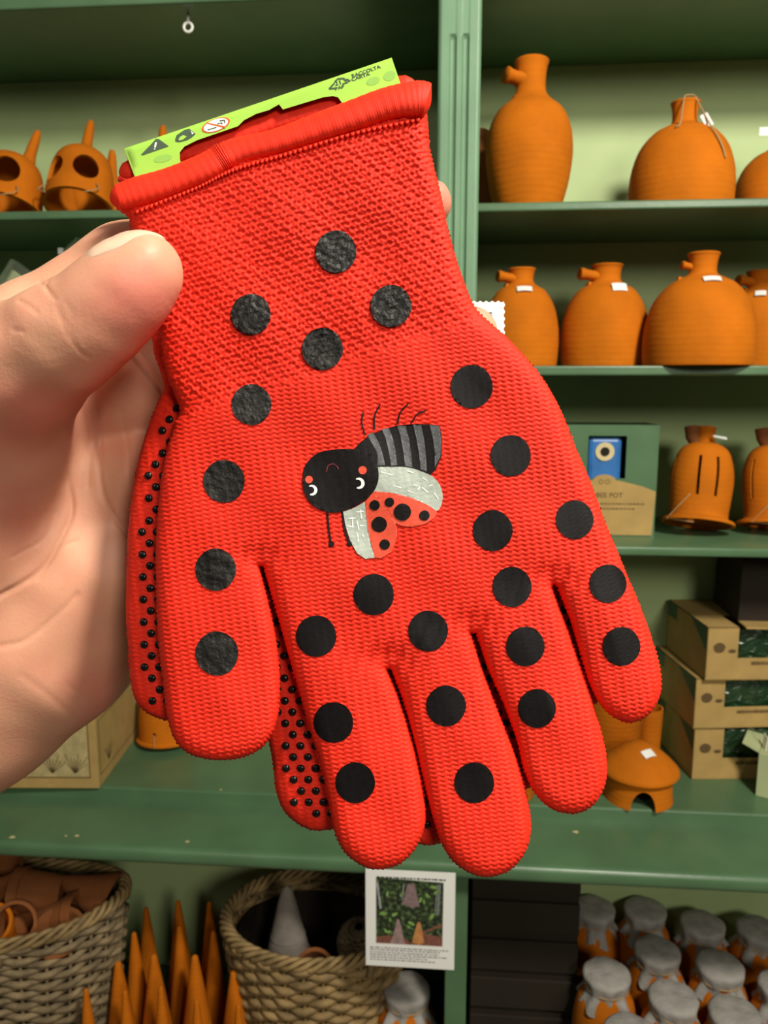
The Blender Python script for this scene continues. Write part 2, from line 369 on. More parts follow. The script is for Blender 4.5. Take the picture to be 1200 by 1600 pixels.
jar('dark rounded clay jar tucked behind the tall spouted jar beside the pilaster', 700, 792, 205, 1.64, Z1, 'squat', 30, 30, None, None, dk=M['clay2'], py=280)
# --- second right shelf
jar('clay jar with a short side spout, leftmost on the second right shelf', 752, 874, 420, 1.52, Z2, 'round', 40, 26, (195, .5, 20, 12), (-88, .93, .55, 23, 9, 1.0), py=520)
jar('clay jar with a side spout standing second on the second right shelf', 875, 1014, 414, 1.54, Z2, 'round', 46, 30, (190, .5, 22, 13), (-75, .93, .56, 24, 11, 1.0), py=520)
jar('brightest widest clay jar at the front edge of the second right shelf', 1005, 1180, 396, 1.455, Z2, 'squat', 46, 38, (185, .5, 12, 9), (-90, .95, .50, 27, 9, 1.0), py=520)
jar('clay jar with a dark neck standing behind the widest jar', 1118, 1250, 424, 1.62, Z2, 'round', 44, 30, (190, .5, 18, 12), (-110, .93, .56, 16, 10, .9), py=520)
# --- top left shelf: horned clay nests with round holes, tilted back
def horned(label, loc, R, H, hole_angs, spike, tilt, rz, shade=M['clay'], hr=.30, hz=.36):
    t = thing('horned_bird_nest', label, 'bird nest', loc, rz, 'horned clay bird nests on the top left shelf')
    outer = [tuple(p) for p in spl([(R, 0), (R*.97, H*.10), (R*.93, H*.35), (R*.88, H*.6), (R*.74, H*.82), (R*.42, H*.96), (R*.03, H)], 22)]
    inner = [(max(r-.007, .0005), z-(.006 if i > 12 else 0)) for i, (r, z) in enumerate(outer)][::-1]
    V, Fc = closed_lathe(outer+inner, 40)
    cut = [xf(tube([(cos(a)*R*.3, sin(a)*R*.3, H*hz), (cos(a)*R*1.5, sin(a)*R*1.5, H*hz)], R*hr, 28, flat=1.12, up=(0, 0, 1)), Matrix()) for a in map(radians, hole_angs)]
    VF = boolean((V, Fc), cut)
    Mx = Matrix.Rotation(tilt, 4, 'X')
    lift = Matrix.Translation((0, 0, max(0, R*abs(sin(tilt)))))
    VF = xf(VF, lift @ Mx); auto_smooth(mk('body', *VF, shade, t, True, True), 35)
    sp = []
    for (x, y, h0, ln, lean) in spike:
        p0 = Vector((x, y, h0)); pts = spl([p0, p0+Vector((lean*.4, 0, ln*.45)), p0+Vector((lean, 0, ln))], 10)
        sp.append(tube(pts, np.concatenate([[.017, .0145, .0125, .011, .010, .0095, .009, .0085], [.0075, .005]])*1.0, 16))
    for s in sp: auto_smooth(mk('horn', *xf(s, lift @ Mx), shade, t, True, True), 60)
    # twine through the lower rim
    for s in (-1, 1):
        q = [Vector((s*R*.70, -R*.62, H*.20)), Vector((s*R*.88, -R*.75, H*.05)), Vector((s*R*.55, -R*.95, -.010))]
        pts = [lift @ Mx @ v for v in q]; pts[-1].z = max(pts[-1].z, .002)
        mk('twine', *tube(spl(pts, 8), .0011, 5), M['string'], t, True, True)
    return t
def bx(px, Y, z): return onY(px, 300, Y)[0]
horned('horned clay nest with two dark round holes, in the middle of the top left shelf', (bx(119, 1.50, 0), 1.505, Z1), .064, .125, (-60, 235), [(.0, 0, .112, .082, .004)], -.42, 0.06, hr=.36, hz=.42)
horned('horned clay nest with one round hole, at the far left of the top left shelf', (bx(6, 1.5, 0), 1.50, Z1), .066, .112, (-62,), [(.03, 0, .090, .076, .012)], -.36, -.1, hr=.38, hz=.46)
horned('clay nest with two small horns hidden behind the middle one', (bx(134, 1.6, 0), 1.625, Z1), .072, .112, (20,), [(-.040, 0, .084, .076, .004), (.042, 0, .084, .076, .003)], -.05, 0, M['clay'])
horned('horned clay nest whose horn tip shows above the lime card', (bx(254, 1.6, 0), 1.60, Z1), .060, .125, (20,), [(.0, 0, .115, .082, .003)], -.05, 0, M['clay'])
# eye screw under the top shelf
p = onY(293, 17, 1.44); t = thing('eye_screw', 'small white eye screw hanging under the top left shelf', 'hook', (p[0], 1.44, Z0))
zt = onY(293, 50, 1.44)[2]-Z0
ring = [(.0075*cos(a), 0, zt+.0075+.0075*sin(a)) for a in np.linspace(0, 2*pi, 20, endpoint=False)]
mk('ring', *tube(ring, .0024, 8, closed=True, up=(0, 1, 0)), M['metalw'], t, True, True)
mk('shank', *tube([(0, 0, zt+.0145), (0, 0, zt*.5), (.001, 0, .002)], .0026, 8), M['metalw'], t, True, True)
# --- third right shelf: boxed bee nest, hanging pots
c0 = onY(868, 830, 1.50); c1 = onY(1022, 830, 1.50); zt = onY(950, 664, 1.50)[2]
t = thing('boxed_bee_nest', 'dark green display box with a window showing a blue bee pot', 'box', ((c0[0]+c1[0])/2, 1.50, Z3), 0)
wd = (c1[0]-c0[0])/2; hh = zt-Z3; s_ = 2*wd/154
def BX(px): return (px-945)*s_
def BZ(py): return hh-(py-664)*s_*1.0
wx0, wx1, wz0, wz1 = BX(914), BX(973), BZ(748), BZ(681)
b = bmesh.new()
for q in ((-wd, wx0, 0, hh), (wx1, wd, 0, hh), (wx0, wx1, 0, wz0), (wx0, wx1, wz1, hh)): box_bm(b, q[0], q[1], 0, .004, q[2], q[3])
box_bm(b, -wd, -wd+.003, .004, .10, 0, hh); box_bm(b, wd-.003, wd, .004, .10, 0, hh); box_bm(b, -wd, wd, .004, .10, hh-.003, hh); box_bm(b, -wd, wd, .1, .103, 0, hh)
bm_obj('carton', b, M['shelf'], t, False, True)
box('hollow_back', wx0-.01, wx1+.01, .05, .055, wz0-.01, wz1+.01, M['darkbox'], t, 0, True)
box('pot_body', BX(915), BX(968), .008, .045, wz0-.01, BZ(683), M['blue'], t, .009, True, smooth=False)
cx, cz = BX(941), BZ(706)
ringv = lathe([(.006, 0), (.017*1, 0), (.0175, .003), (.006, .003)], 28); auto_smooth(mk('entrance_ring', *xf(ringv, Matrix.Translation((cx, .0085, cz)) @ Matrix.Rotation(pi/2, 4, 'X')), M['cream'], t, True, True))
mk('entrance_shade_disc', *xf(lathe([(0, 0), (.0085, 0), (.0085, .0042), (0, .0042)], 24), Matrix.Translation((cx, .0085, cz)) @ Matrix.Rotation(pi/2, 4, 'X')), M['hole'], t, False, True)  # solid dark disc, its colour stands in for the shade inside the opening
arch = [(BX(868), BZ(838)), (BX(1018), BZ(838)), (BX(1021), BZ(768)), (BX(1000), BZ(760)), (BX(975), BZ(754)), (BX(962), BZ(751))]
arch += [(BX(941)+BX(963)*0+.0215*cos(a), BZ(752)+.0125*sin(a)) for a in np.linspace(.1, pi-.1, 9)] + [(BX(900), BZ(756)), (BX(880), BZ(762)), (BX(868), BZ(768))]
def slab(poly, y0, y1):
    n = len(poly); V = [(x, y0, z) for x, z in poly]+[(x, y1, z) for x, z in poly]
    return V, [tuple(range(n)), tuple(range(2*n-1, n-1, -1))]+[(i, (i+1) % n, n+(i+1) % n, n+i) for i in range(n)]
lb = mk('kraft_label', *slab(arch, -.0015, 0), M['kraft'], t, False, True)
def textobj(name, s, x, z, size, y, mt, parent, sx=1.0, flip=False):
    V, Fc = text2d(s, size, size*.015); return mk(name, [(x+a*sx, y, z+c) for a, c in V], Fc, mt, parent, False, True)
textobj('lettering', 'FOR BEE POT', BX(905), BZ(778), 11*s_, -.0017, M['kraftd'], t)
def dashes(x0, x1, z, h, y, mt, parent, name='print_line', n=None, seed=0, extra=None):
    r = random.Random(seed); V = []; Fc = []; x = x0
    while x < x1:
        wv = min((x1-x0)*r.uniform(.02, .06), x1-x); o = len(V); V += [(x, y, z), (x+wv, y, z), (x+wv, y, z+h*r.uniform(.7, 1)), (x, y, z+h)]; Fc.append((o, o+1, o+2, o+3)); x += wv+(x1-x0)*r.uniform(.008, .02)
    return mk(name, V, Fc, mt, parent, False, True)
dashes(BX(905), BX(1005), BZ(789), 2.2*s_, -.0017, M['kraftd'], t, seed=1); dashes(BX(905), BX(990), BZ(797), 2.2*s_, -.0017, M['kraftd'], t, seed=2)
for i in range(2):
    V, Fc = lathe([(.0035, 0), (.0045, 0), (.0045, .0004), (.0035, .0004)], 14); mk('emblem', *xf((V, Fc), Matrix.Translation((BX(941)+(i-.5)*.012, -.0015, BZ(753))) @ Matrix.Rotation(pi/2, 4, 'X')), M['kraftd'], t, False, True)

def bellpot(label, px, Y, R, H, tilt, rz):
    t = thing('slotted_bird_pot', label, 'pot', (onY(px, 800, Y)[0], Y, Z3), 0, 'slotted clay pots on the third right shelf')
    outer = [tuple(p) for p in spl([(R*1.12, 0), (R*1.10, .006), (R*.90, H*.07), (R*.93, H*.25), (R*.97, H*.45), (R*.92, H*.60), (R*.76, H*.75), (R*.46, H*.82), (R*.05, H*.83)], 30)]
    inner = [(max(r-.006, .0004), z+(-.006 if i > 20 else 0)) for i, (r, z) in enumerate(outer)][::-1]
    base = closed_lathe(outer+inner, 44)
    cut = []
    for a in (-112, -78, 190, -20):
        a = radians(a); c = Matrix.Rotation(a, 4, 'Z') @ Matrix.Translation((R*.9, 0, H*.45))
        b_ = bmesh.new(); box_bm(b_, -R*.5, R*.5, -.0028, .0028, -H*.2, H*.2, 0, 1, c); cut.append(([tuple(v.co) for v in b_.verts], [tuple(v.index for v in f.verts) for f in (b_.verts.index_update() or b_.faces)])); b_.free()
    Mx = Matrix.Translation((0, 0, R*1.12*abs(sin(tilt))*1.0)) @ Matrix.Rotation(rz, 4, 'Z') @ Matrix.Rotation(tilt, 4, 'X') @ Matrix.Rotation(.12, 4, 'Y')
    auto_smooth(mk('body', *xf(boolean(base, cut), Mx), M['clay'], t, True, True), 35)
    nk = lathe([(R*.34, H*.79), (R*.29, H*.90), (R*.29, H*.985), (R*.31, H), (R*.20, H*.998), (R*.2, H*.9), (0, H*.9)], 28)
    auto_smooth(mk('neck', *xf(nk, Mx), M['clay'], t, True, True), 50)
    sp = tube([(-.012, .0, H*.80), (-R*.42, .0, H*.90), (-R*.46, 0, H*.995)], [R*.2, R*.22, R*.24], 18)
    auto_smooth(mk('spout', *xf(sp, Mx), M['clay2'], t, True, True), 50)
    mk('price_sticker', *xf(([v for v in slab([(-.0, 0), (.024, -.004), (.024, .005), (.0, .009)], -.001, 0)[0]], slab([(0, 0), (.024, -.004), (.024, .005), (0, .009)], -.001, 0)[1]), Mx @ Matrix.Translation((.004, -R*.62, H*.86)) @ Matrix.Rotation(-.85, 4, 'X')), M['white'], t, False, True)
    mk('twine', *xf(tube([(-R*.55, -R*.82, H*.25), (-R*1.08, -R*.35, .0), (-R*.4, -R*.95, -.006)], .001, 5), Mx), M['string'], t, True, True)
    return t
sc3 = onY(1100, 800, 1.52)[0]-onY(1000, 800, 1.52)[0]
bellpot('slotted clay bird pot leaning beside the green display box', 1091, 1.53, sc3*.50, sc3*1.60, -.30, 0)
bellpot('slotted clay bird pot at the right end of the third right shelf', 1210, 1.55, sc3*.50, sc3*1.58, -.24, .3)

# --- counter right: clay toad house, pots, kraft boxes
p = onZ(1005, 1262, ZC); t = thing('toad_house', 'low clay toad house with wide round lid and arched doorway', 'animal house', (p[0], p[1]+.045, ZC), 0)
Y = p[1]+.045; s4 = (onY(1100, 1200, Y)[0]-onY(1000, 1200, Y)[0])/100
Rb = 53*s4; Rl = 62*s4; Hb = .052
outer = [(Rb*1.03, 0), (Rb, .012), (Rb*.97, Hb)]; inner = [(Rb*.97-.007, Hb), (Rb-.008, .012), (Rb-.008, 0)]
cut = [tube(np.array([(-.004, -Rb*.3, 0), (-.004, -Rb*1.4, 0)]), 19*s4, 24, flat=1.75, up=(0, 0, 1))]
auto_smooth(mk('base', *boolean(closed_lathe([q for q in outer+inner], 48), cut), M['clay'], t, True, True), 35)
lid = [(0, Hb-.001), (Rl*.93, Hb), (Rl, Hb+.003), (Rl*1.0, Hb+.008)]+[tuple(q) for q in spl([(Rl*.98, Hb+.011), (Rl*.75, Hb+.028), (Rl*.45, Hb+.046), (Rl*.2, Hb+.056), (0, Hb+.058)], 14)]
auto_smooth(mk('lid', *lathe(lid, 56), M['clay'], t, True, True), 40)
sticker(t, Rl*.42, -75, Hb+.0495, 20*s4, .017, 1.15, rz=.2)
lab = ['clay pot standing behind the toad house lid', 'small clay pot showing between the ring and middle glove fingertips']
for (pl, pr_, pt, Yq, lb_) in ((905, 1006, 1060, p[1]+.17, lab[0]), (775, 840, 1180, p[1]+.03, lab[1])):
    cx, R, H = place(pl, pr_, pt, Yq, ZC, 1140 if pl > 900 else 1230)
    q = thing('clay_pot', lb_, 'pot', (cx, Yq, ZC))
    auto_smooth(mk('body', *lathe([(0, 0), (R*.8, 0), (R*.84, .004), (R*.98, H*.8), (R, H*.82), (R, H), (R*.92, H), (R*.8, .01), (0, .01)], 40), M['clay'], q, True, True), 40)
cx, R, H = place(1002, 1022, 1105, p[1]+.19, ZC, 1130)
q = thing('clay_pot', 'slim clay pot standing behind the toad house beside the boxes', 'pot', (cx+.004, p[1]+.19, ZC)); auto_smooth(mk('body', *lathe([(0, 0), (.022, 0), (.026, H), (.022, H), (.018, .01), (0, .01)], 24), M['clay'], q, True, True))
def kbox(label, A, Bx, zb, h, L, rz):       # A: front left corner, width Bx, depth L
    t = thing('feeder_box', label, 'box', (A[0], A[1], zb), rz, 'kraft boxes with glossy dark green contents')
    W = Bx; wx0 = W*.29; wz0 = h*.42; wx1 = W*.86 if False else W*.87
    b = bmesh.new(); th = .002
    for q in ((0, wx0, 0, h), (wx1, W, 0, h), (wx0, wx1, 0, wz0)): box_bm(b, q[0], q[1], 0, th, q[2], q[3])
    box_bm(b, 0, th, 0, L, 0, h); box_bm(b, W-th, W, 0, L, 0, h); box_bm(b, 0, W, 0, L, 0, th); box_bm(b, 0, W, L-th, L, 0, h)
    box_bm(b, 0, wx0, 0, L, h-th, h); box_bm(b, wx1, W, 0, L, h-th, h); box_bm(b, wx0, wx1, L*.42, L, h-th, h)
    bm_obj('carton', b, M['kraft'], t, False, True)
    # dark green diagonal band on the side
    V = [(-.0006, .0, h), (-.0006, .0, h*.45), (-.0006, L*.55, h), (-.0006, L, h*.6), (-.0006, L, h)]
    mk('green_band', [(-.0006, .001, h), (-.0006, .001, h*.55), (-.0006, L*.40, h)], [(0, 1, 2)], M['greencard'], t, False, True)
    mk('green_band', [(-.0006, L*.75, h), (-.0006, L, h), (-.0006, L, h*.7), (-.0006, L*.75, h*.7)], [(0, 1, 2, 3)], M['greencard'], t, False, True)
    # glossy pouch behind the window, bulging
    n = 40; V = []; Fc = []
    for i in range(n+1):
        for j in range(n+1):
            u, v = i/n, j/n; x = wx0-.004+(wx1-wx0+.008)*u; bul = (sin(pi*u)*sin(pi*v))**.5 if 0 < u < 1 and 0 < v < 1 else 0
            z = wz0-.006+(h-wz0)*min(1, v*1.7); y = .012-.004*bul+(0 if v < .6 else (v-.6)*L*.9)+.0016*sin(u*23+4*sin(v*9))*sin(v*19+2*sin(u*11)); z += -.004*(v > .6)*1 + .0022*sin(9*u*pi+3*v)*sin(7*v*pi)
            V.append((x, y, min(z, h-.001)))
    for i in range(n):
        for j in range(n): a = i*(n+1)+j; Fc.append((a, a+n+1, a+n+2, a+1))
    mk('glossy_pouch', V, Fc, M['pouch'], t, True, True)
    # printed emblem, lettering
    cx, cz = W*.115, h*.62; r = W*.055
    mk('emblem', [(cx+r*cos(a)*(1+.05*sin(5*a)), -.0006, cz+r*sin(a)*.9) for a in np.linspace(0, 2*pi, 20, endpoint=False)], [tuple(range(20))], M['kraftd'], t, False, True)
    mk('emblem', [(cx+r*2.2+r*.7*cos(a), -.0006, cz-r*.6+r*.35*sin(a)) for a in np.linspace(0, 2*pi, 10, endpoint=False)], [tuple(range(10))], M['kraftd'], t, False, True)
    dashes(W*.42, W*.78, h*.29, h*.07, -.0006, M['kraftd'], t, seed=3)
    return t
pA = onZ(1080, 1218, ZC); Yb = pA[1]
pB = onY(1248, 1218, Yb)
Wd = pB[0]-pA[0]; s5 = Wd/168; hB = onY(1080, 1139, Yb)[2]-ZC
kbox('kraft box with a dark window, bottom of the stack beside the toad house', (pA[0], Yb), Wd, ZC, hB, .20, radians(6))
h2 = onY(1078, 1060, Yb)[2]-ZC-hB-.001
kbox('kraft box with a dark window, middle of the stack beside the toad house', (pA[0]-.004, Yb-.002), Wd, ZC+hB+.001, h2, .20, radians(8))
h3 = onY(1092, 980, Yb-.01)[2]-ZC-hB-h2-.002
kbox('kraft box with a dark window, topmost of the stack beside the toad house', (pA[0]+.009, Yb-.012), Wd*1.02, ZC+hB+h2+.002, h3, .20, radians(6))
a_ = onY(1142, 900, 1.60); t = thing('brown_carton', 'dark brown carton in shadow above the kraft box stack', 'box', (a_[0]+.09, 1.60, Z3-.25))
zt = ZC+hB+h2+h3+.004; t.location = (a_[0]+.10, 1.60, zt)
b = bmesh.new(); box_bm(b, -.10, .12, -.055, .09, 0, Z3-.018-zt-.03, .002); bm_obj('carton', b, M['darkbox'], t, False, True)
box('lid_flap', -.10, .12, -.10, -.056, .0, .004, M['kraft'], t, .001, True)
g = onZ(1190, 1250, ZC); t = thing('pale_green_carton', 'pale green carton with raised flaps at the right end of the counter', 'box', (g[0]+.064, g[1]+.03, ZC), radians(-28))
hg = .088
b = bmesh.new(); box_bm(b, -.055, .055, -.045, .045, 0, hg, .001); bm_obj('carton', b, M['paleg'], t, False, True)
mk('flap', [(-.055, -.045, hg), (-.055, .045, hg), (-.085, .045, hg+.012), (-.085, -.045, hg+.012), (-.055, -.045, hg+.0015), (-.055, .045, hg+.0015), (-.085, .045, hg+.0135), (-.085, -.045, hg+.0135)], [(0, 1, 2, 3), (7, 6, 5, 4), (0, 4, 5, 1), (1, 5, 6, 2), (2, 6, 7, 3), (3, 7, 4, 0)], M['paleg'], t, False, True)
sticker(t, .052, 200, hg+.012, .025, .03, .1)

# --- counter left: illustrated box, clay pot, bagged goods
q0 = onZ(155, 1232, ZC); q1 = onZ(205, 1150, ZC)
t = thing('illustrated_box', 'kraft box with framed line drawings standing on the counter', 'box', (q0[0], q0[1], ZC), 0)
Lx, Ly, Hz = .20, q1[1]-q0[1]+.02, .15
rz = atan((q1[0]-q0[0])/(q1[1]-q0[1]))
b = bmesh.new(); box_bm(b, -Lx, 0, 0, Ly, 0, Hz, .001); bm_obj('carton', b, M['kraft'], t, False, True)
t.rotation_euler = (0, 0, -rz*.55)
def frame(fn, a0, a1, b0, b1, w_):
    V = []; Fc = []
    for (u0, u1, v0, v1) in ((a0, a1, b0, b0+w_), (a0, a1, b1-w_, b1), (a0, a0+w_, b0, b1), (a1-w_, a1, b0, b1)):
        o = len(V); V += [fn(u0, v0), fn(u1, v0), fn(u1, v1), fn(u0, v1)]; Fc.append((o, o+1, o+2, o+3))
    return V, Fc
fr = lambda u, v: (u, -.0006, v); sd = lambda u, v: (.0006, u, v)
mk('printed_frame', *frame(fr, -Lx+.015, -.015, .022, Hz-.015, .0018), M['kraftd'], t, False, True)
mk('printed_frame', *frame(sd, .012, Ly-.012, .022, Hz-.015, .0018), M['kraftd'], t, False, True)
mk('printed_panel', [(-Lx+.018, -.0005, .025), (-.018, -.0005, .025), (-.018, -.0005, Hz-.018), (-Lx+.018, -.0005, Hz-.018)], [(0, 1, 2, 3)], mat('pale_print_panel', (.42, .33, .15), .8, .2, 60), t, False, True)
for fn, a0, n_ in ((fr, -.09, 7), (fr, -.045, 8), (sd, .06, 6)):
    V = []; Fc = []; r = random.Random(n_)
    for k in range(n_):
        an = radians(40+100*k/n_); ln = r.uniform(.03, .045); c = (a0, .032); e = (a0+cos(an)*ln, .032+sin(an)*ln); w_ = .0012; o = len(V)
        f2 = (lambda u, v: (u, -.0008, v)) if fn is fr else (lambda u, v: (.0008, u, v))
        V += [f2(c[0]-w_, c[1]), f2(c[0]+w_, c[1]), f2(e[0]+w_*.5, e[1]), f2(e[0]-w_*.5, e[1])]; Fc.append((o, o+1, o+2, o+3))
    mk('line_drawing', V, Fc, M['kraftd'], t, False, True)
g = onZ(250, 1172, ZC); cxp = g[0]; t = thing('pierced_clay_pot', 'orange clay pot with small round holes behind the glove thumb', 'pot', (cxp, g[1]+.04, ZC))
s6 = (onY(300, 1170, g[1])[0]-onY(200, 1170, g[1])[0])/100; R = 42*s6
outer = [(R*1.06, 0), (R*1.07, .004), (R*.98, .008), (R*.99, .05), (R*.9, .10), (R*.55, .13), (.002, .135)]
inner = [(max(r-.006, .0003), max(z-.005, 0) if i > 3 else z) for i, (r, z) in enumerate(outer)][::-1]
cut = [cyl(.0042, (cos(radians(a))*R*.5, sin(radians(a))*R*.5, .028), (cos(radians(a))*R*1.6, sin(radians(a))*R*1.6, .028), 14) for a in (-95, -150, -40)]
Mx = Matrix.Translation((0, 0, .008)) @ Matrix.Rotation(-.10, 4, 'X')
auto_smooth(mk('body', *xf(boolean(closed_lathe(outer+inner, 40), cut), Mx), M['clay'], t, True, True), 35)
mk('twine', *xf(tube([(-.005, -R*.99, .027), (-.003, -R*1.09, .004), (-.003, -R*1.0, -.003)], .001, 5), Mx), M['string'], t, True, True)
# bags on second left shelf
for i, (px, py, w_, h_, rot, lb_) in enumerate([(18, 470, 62, 75, .62, 'clear plastic bag of pale pebbles behind the hand at the far left'), (98, 425, 40, 75, .85, 'small clear plastic bag corner sticking up above the index finger')]):
    Yg = 1.50; c = onY(px, py, Yg); s7 = Yg/FP
    t = thing('pebble_bag', lb_, 'bag', (c[0], Yg, Z2), 0)
    zc = c[2]-Z2; Mr = Matrix.Translation((0, 0, zc)) @ Matrix.Rotation(rot, 4, 'Y')
    b = bmesh.new(); box_bm(b, -w_*s7*.5, w_*s7*.5, -.012, .012, -h_*s7*.75, h_*s7*.75, .004, 2, Mr); bm_obj('plastic_bag', b, M['plastic'], t, True, True)
    box('backing_card', -w_*s7*.38, w_*s7*.38, .004, .006, -h_*s7*.6, h_*s7*.55, M['paleg'] if i == 0 else M['greencard'], t, .0005, True, Mr)
    if i == 0:
        for k in range(24):
            r_ = random.uniform(.004, .0065); x_ = random.uniform(-.3, .3)*w_*s7; z_ = random.uniform(-.5, .35)*h_*s7
            V, Fc = lathe([(r_*sin(a), -r_*cos(a)) for a in np.linspace(0, pi, 6)], 8, 0, 0, 0, .1, k)
            mk('pebble', *xf((V, Fc), Mr @ Matrix.Translation((x_, -.003, z_))), M['stone'], t, True, True)
    else: sticker(t, .012, -70, zc+h_*s7*.40, .010, .012, .4)
    box('stand_foot', -.03, .03, -.02, .02, 0, max(.004, zc-h_*s7*.62), M['darkbox'], t, .001, True)

# ================================================================== LOWER CABINET
def cone_proto(name, label, R, H, mt):
    t = thing(name, label, 'clay cone', (0, 0, 0), 0, 'clay cones standing on the bottom board')
    pr_ = [(0, 0), (R, 0), (R*1.02, .006), (R*.97, .012)]+[tuple(q) for q in spl([(R*.95, .014), (R*.72, H*.33), (R*.42, H*.68), (R*.17, H*.95), (R*.10, H*.99), (0, H)], 22)]
    mk('body', *lathe(pr_, 32, wob=.01), mt, t, True, True); return t
cn = cone_proto('clay_cone', '', .048, .30, M['clay'])
sticker(cn, .048*.80, -90, .075, .026, .016, .12)
def cone_at(px, py_apex, zt, rz=0):  # apex seen at px, py, apex height zt above the bottom board
    p = onZ(px, py_apex, ZB+zt); return (p[0], p[1], ZB)
spots = [(228, 1417, .30, 'back row clay cone, left one with a tall shadow'), (278, 1406, .30, 'back row clay cone in the middle, tip highest'), (327, 1409, .30, 'back row clay cone on the right beside the basket'),
         (209, 1456, .30, 'second row clay cone on the left with a white sticker'), (280, 1446, .30, 'second row clay cone in the middle with a white sticker'), (333, 1454, .30, 'second row clay cone on the right with a white sticker'),
         (184, 1502, .30, 'bright clay cone in the third row beside the left basket'), (240, 1491, .30, 'bright clay cone in the third row, in the middle'), (304, 1492, .30, 'bright clay cone in the third row, on the right'), (365, 1516, .30, 'bright clay cone overlapping the right basket'),
         (134, 1544, .30, 'front clay cone in front of the left basket'), (195, 1547, .30, 'front clay cone, second from the left'), (251, 1540, .30, 'front clay cone, third from the left'), (307, 1562, .30, 'front clay cone with the lowest tip'), (372, 1569, .30, 'front clay cone at the right, before the right basket')]
for i, (px, py, h, lb_) in enumerate(spots):
    loc = cone_at(px, py, h)
    sx = .8 if i < 6 else 1.0
    if i >= 10: sx = .68
    if i == 0: cn.location = Vector(loc); cn['label'] = lb_; cn.scale = (sx, sx, 1); cn.rotation_euler = (0, 0, .3)
    else:
        c = dup(cn, loc, random.uniform(-.5, .5), lb_, scale=(sx, sx, 1))
def basket(label, cx, cy, rx, ry, z0, z1, taper, rows, mt, handle=None, wave=0, rimlift=None):
    t = thing('wicker_basket', label, 'basket', (cx, cy, z0), 0, 'wicker baskets in the lower cabinet')
    H = z1-z0; ns = 30; N_ = 180
    for k in range(rows):
        f = (k+.5)/rows; s = taper+(1-taper)*f**.8; th = np.linspace(0, 2*pi, N_, endpoint=False)
        am = .0062*(1 if k % 2 else -1); off = am*np.sin(th*ns/2)
        lift = (rimlift(th)*f**2 if rimlift else 0); zz = H*f + lift + .0035*np.sin(th*ns/4+k*.1)
        P_ = np.stack([(rx*s+off)*np.cos(th), (ry*s+off)*np.sin(th), zz*np.ones_like(th)], 1)
        mk('wicker_strand', *tube(P_, H/rows*.54, 6, closed=True), mt, t, True, True)
    for k in range(ns):
        a = 2*pi*(k+.5)/ns*1.0; pts = []
        for f in np.linspace(0, 1, 8):
            s = taper+(1-taper)*f**.8; lf = rimlift(a)*f**2 if rimlift else 0; pts.append((rx*s*cos(a), ry*s*sin(a), H*f+lf))
        mk('stake', *tube(pts, .0035, 5), mt, t, True, True)
    for j in range(4):          # braided rim
        th = np.linspace(0, 2*pi, 220, endpoint=False); ph = j*pi/2
        lift = rimlift(th) if rimlift else 0
        P_ = np.stack([(rx+.009*np.cos(th*13+ph))*np.cos(th), (ry+.009*np.cos(th*13+ph))*np.sin(th), H+.004+.009*np.sin(th*13+ph)+lift*np.ones_like(th)], 1)
        mk('rim_braid', *tube(P_, .0052, 6, closed=True), M['wick'], t, True, True)
    V, Fc = lathe([(0, .004), (taper*.97, .004)]+[(taper*.97+(1-taper)*f**.8*.97, H*f) for f in np.linspace(.02, .93, 10)], 40)
    V = [(x*rx*.915, y*ry*.915, z) for x, y, z in V]; mk('lining', V, Fc, M['bagdark'], t, True, True)
    if handle:
        for a in handle:
            c = np.array([rx*cos(a), ry*sin(a)]); tdir = np.array([-sin(a), cos(a)]); l0 = rimlift(a) if rimlift else 0
            pts = spl([(*(c-tdir*.045), H-.03+l0), (*(c*1.03-tdir*.03), H+.03+l0), (*(c*1.05), H+.05+l0), (*(c*1.03+tdir*.03), H+.03+l0), (*(c+tdir*.045), H-.03+l0)], 30)
            for j in range(2):
                q = np.array([p+np.array([0, .005*cos(i*.7+j*pi), .005*sin(i*.7+j*pi)]) for i, p in enumerate(pts)]); mk('handle', *tube(q, .0065, 6), M['wick'], t, True, True)
    return t
a0 = onZ(350, 1440, .42); a1 = onZ(632, 1440, .42); fy = onZ(485, 1512, .42)[1]; by = onZ(485, 1366, .42)[1]
bcx = (a0[0]+a1[0])/2; bcy = (fy+by)/2; brx = (a1[0]-a0[0])/2; bry = (by-fy)/2
basket('round wicker basket with dark plastic lining holding a grey cone', bcx, bcy, brx, bry, ZB, .42, .66, 24, M['wick'], handle=(-pi/2+.95,))
fz = .44; c0 = onZ(207, 1400, fz); fy2 = onZ(20, 1488, fz)[1]; by2 = onZ(20, 1350, fz)[1]
lrx = .26; lcx = c0[0]-lrx; lcy = (fy2+by2)/2; lry = (by2-fy2)/2
basket('large oval wicker basket full of clay pots at the lower left', lcx, lcy, lrx, lry, ZB, fz, .74, 30, M['wickd'], handle=(-pi/2+.10,), rimlift=lambda a: .035*np.maximum(0, np.cos(a))**2)
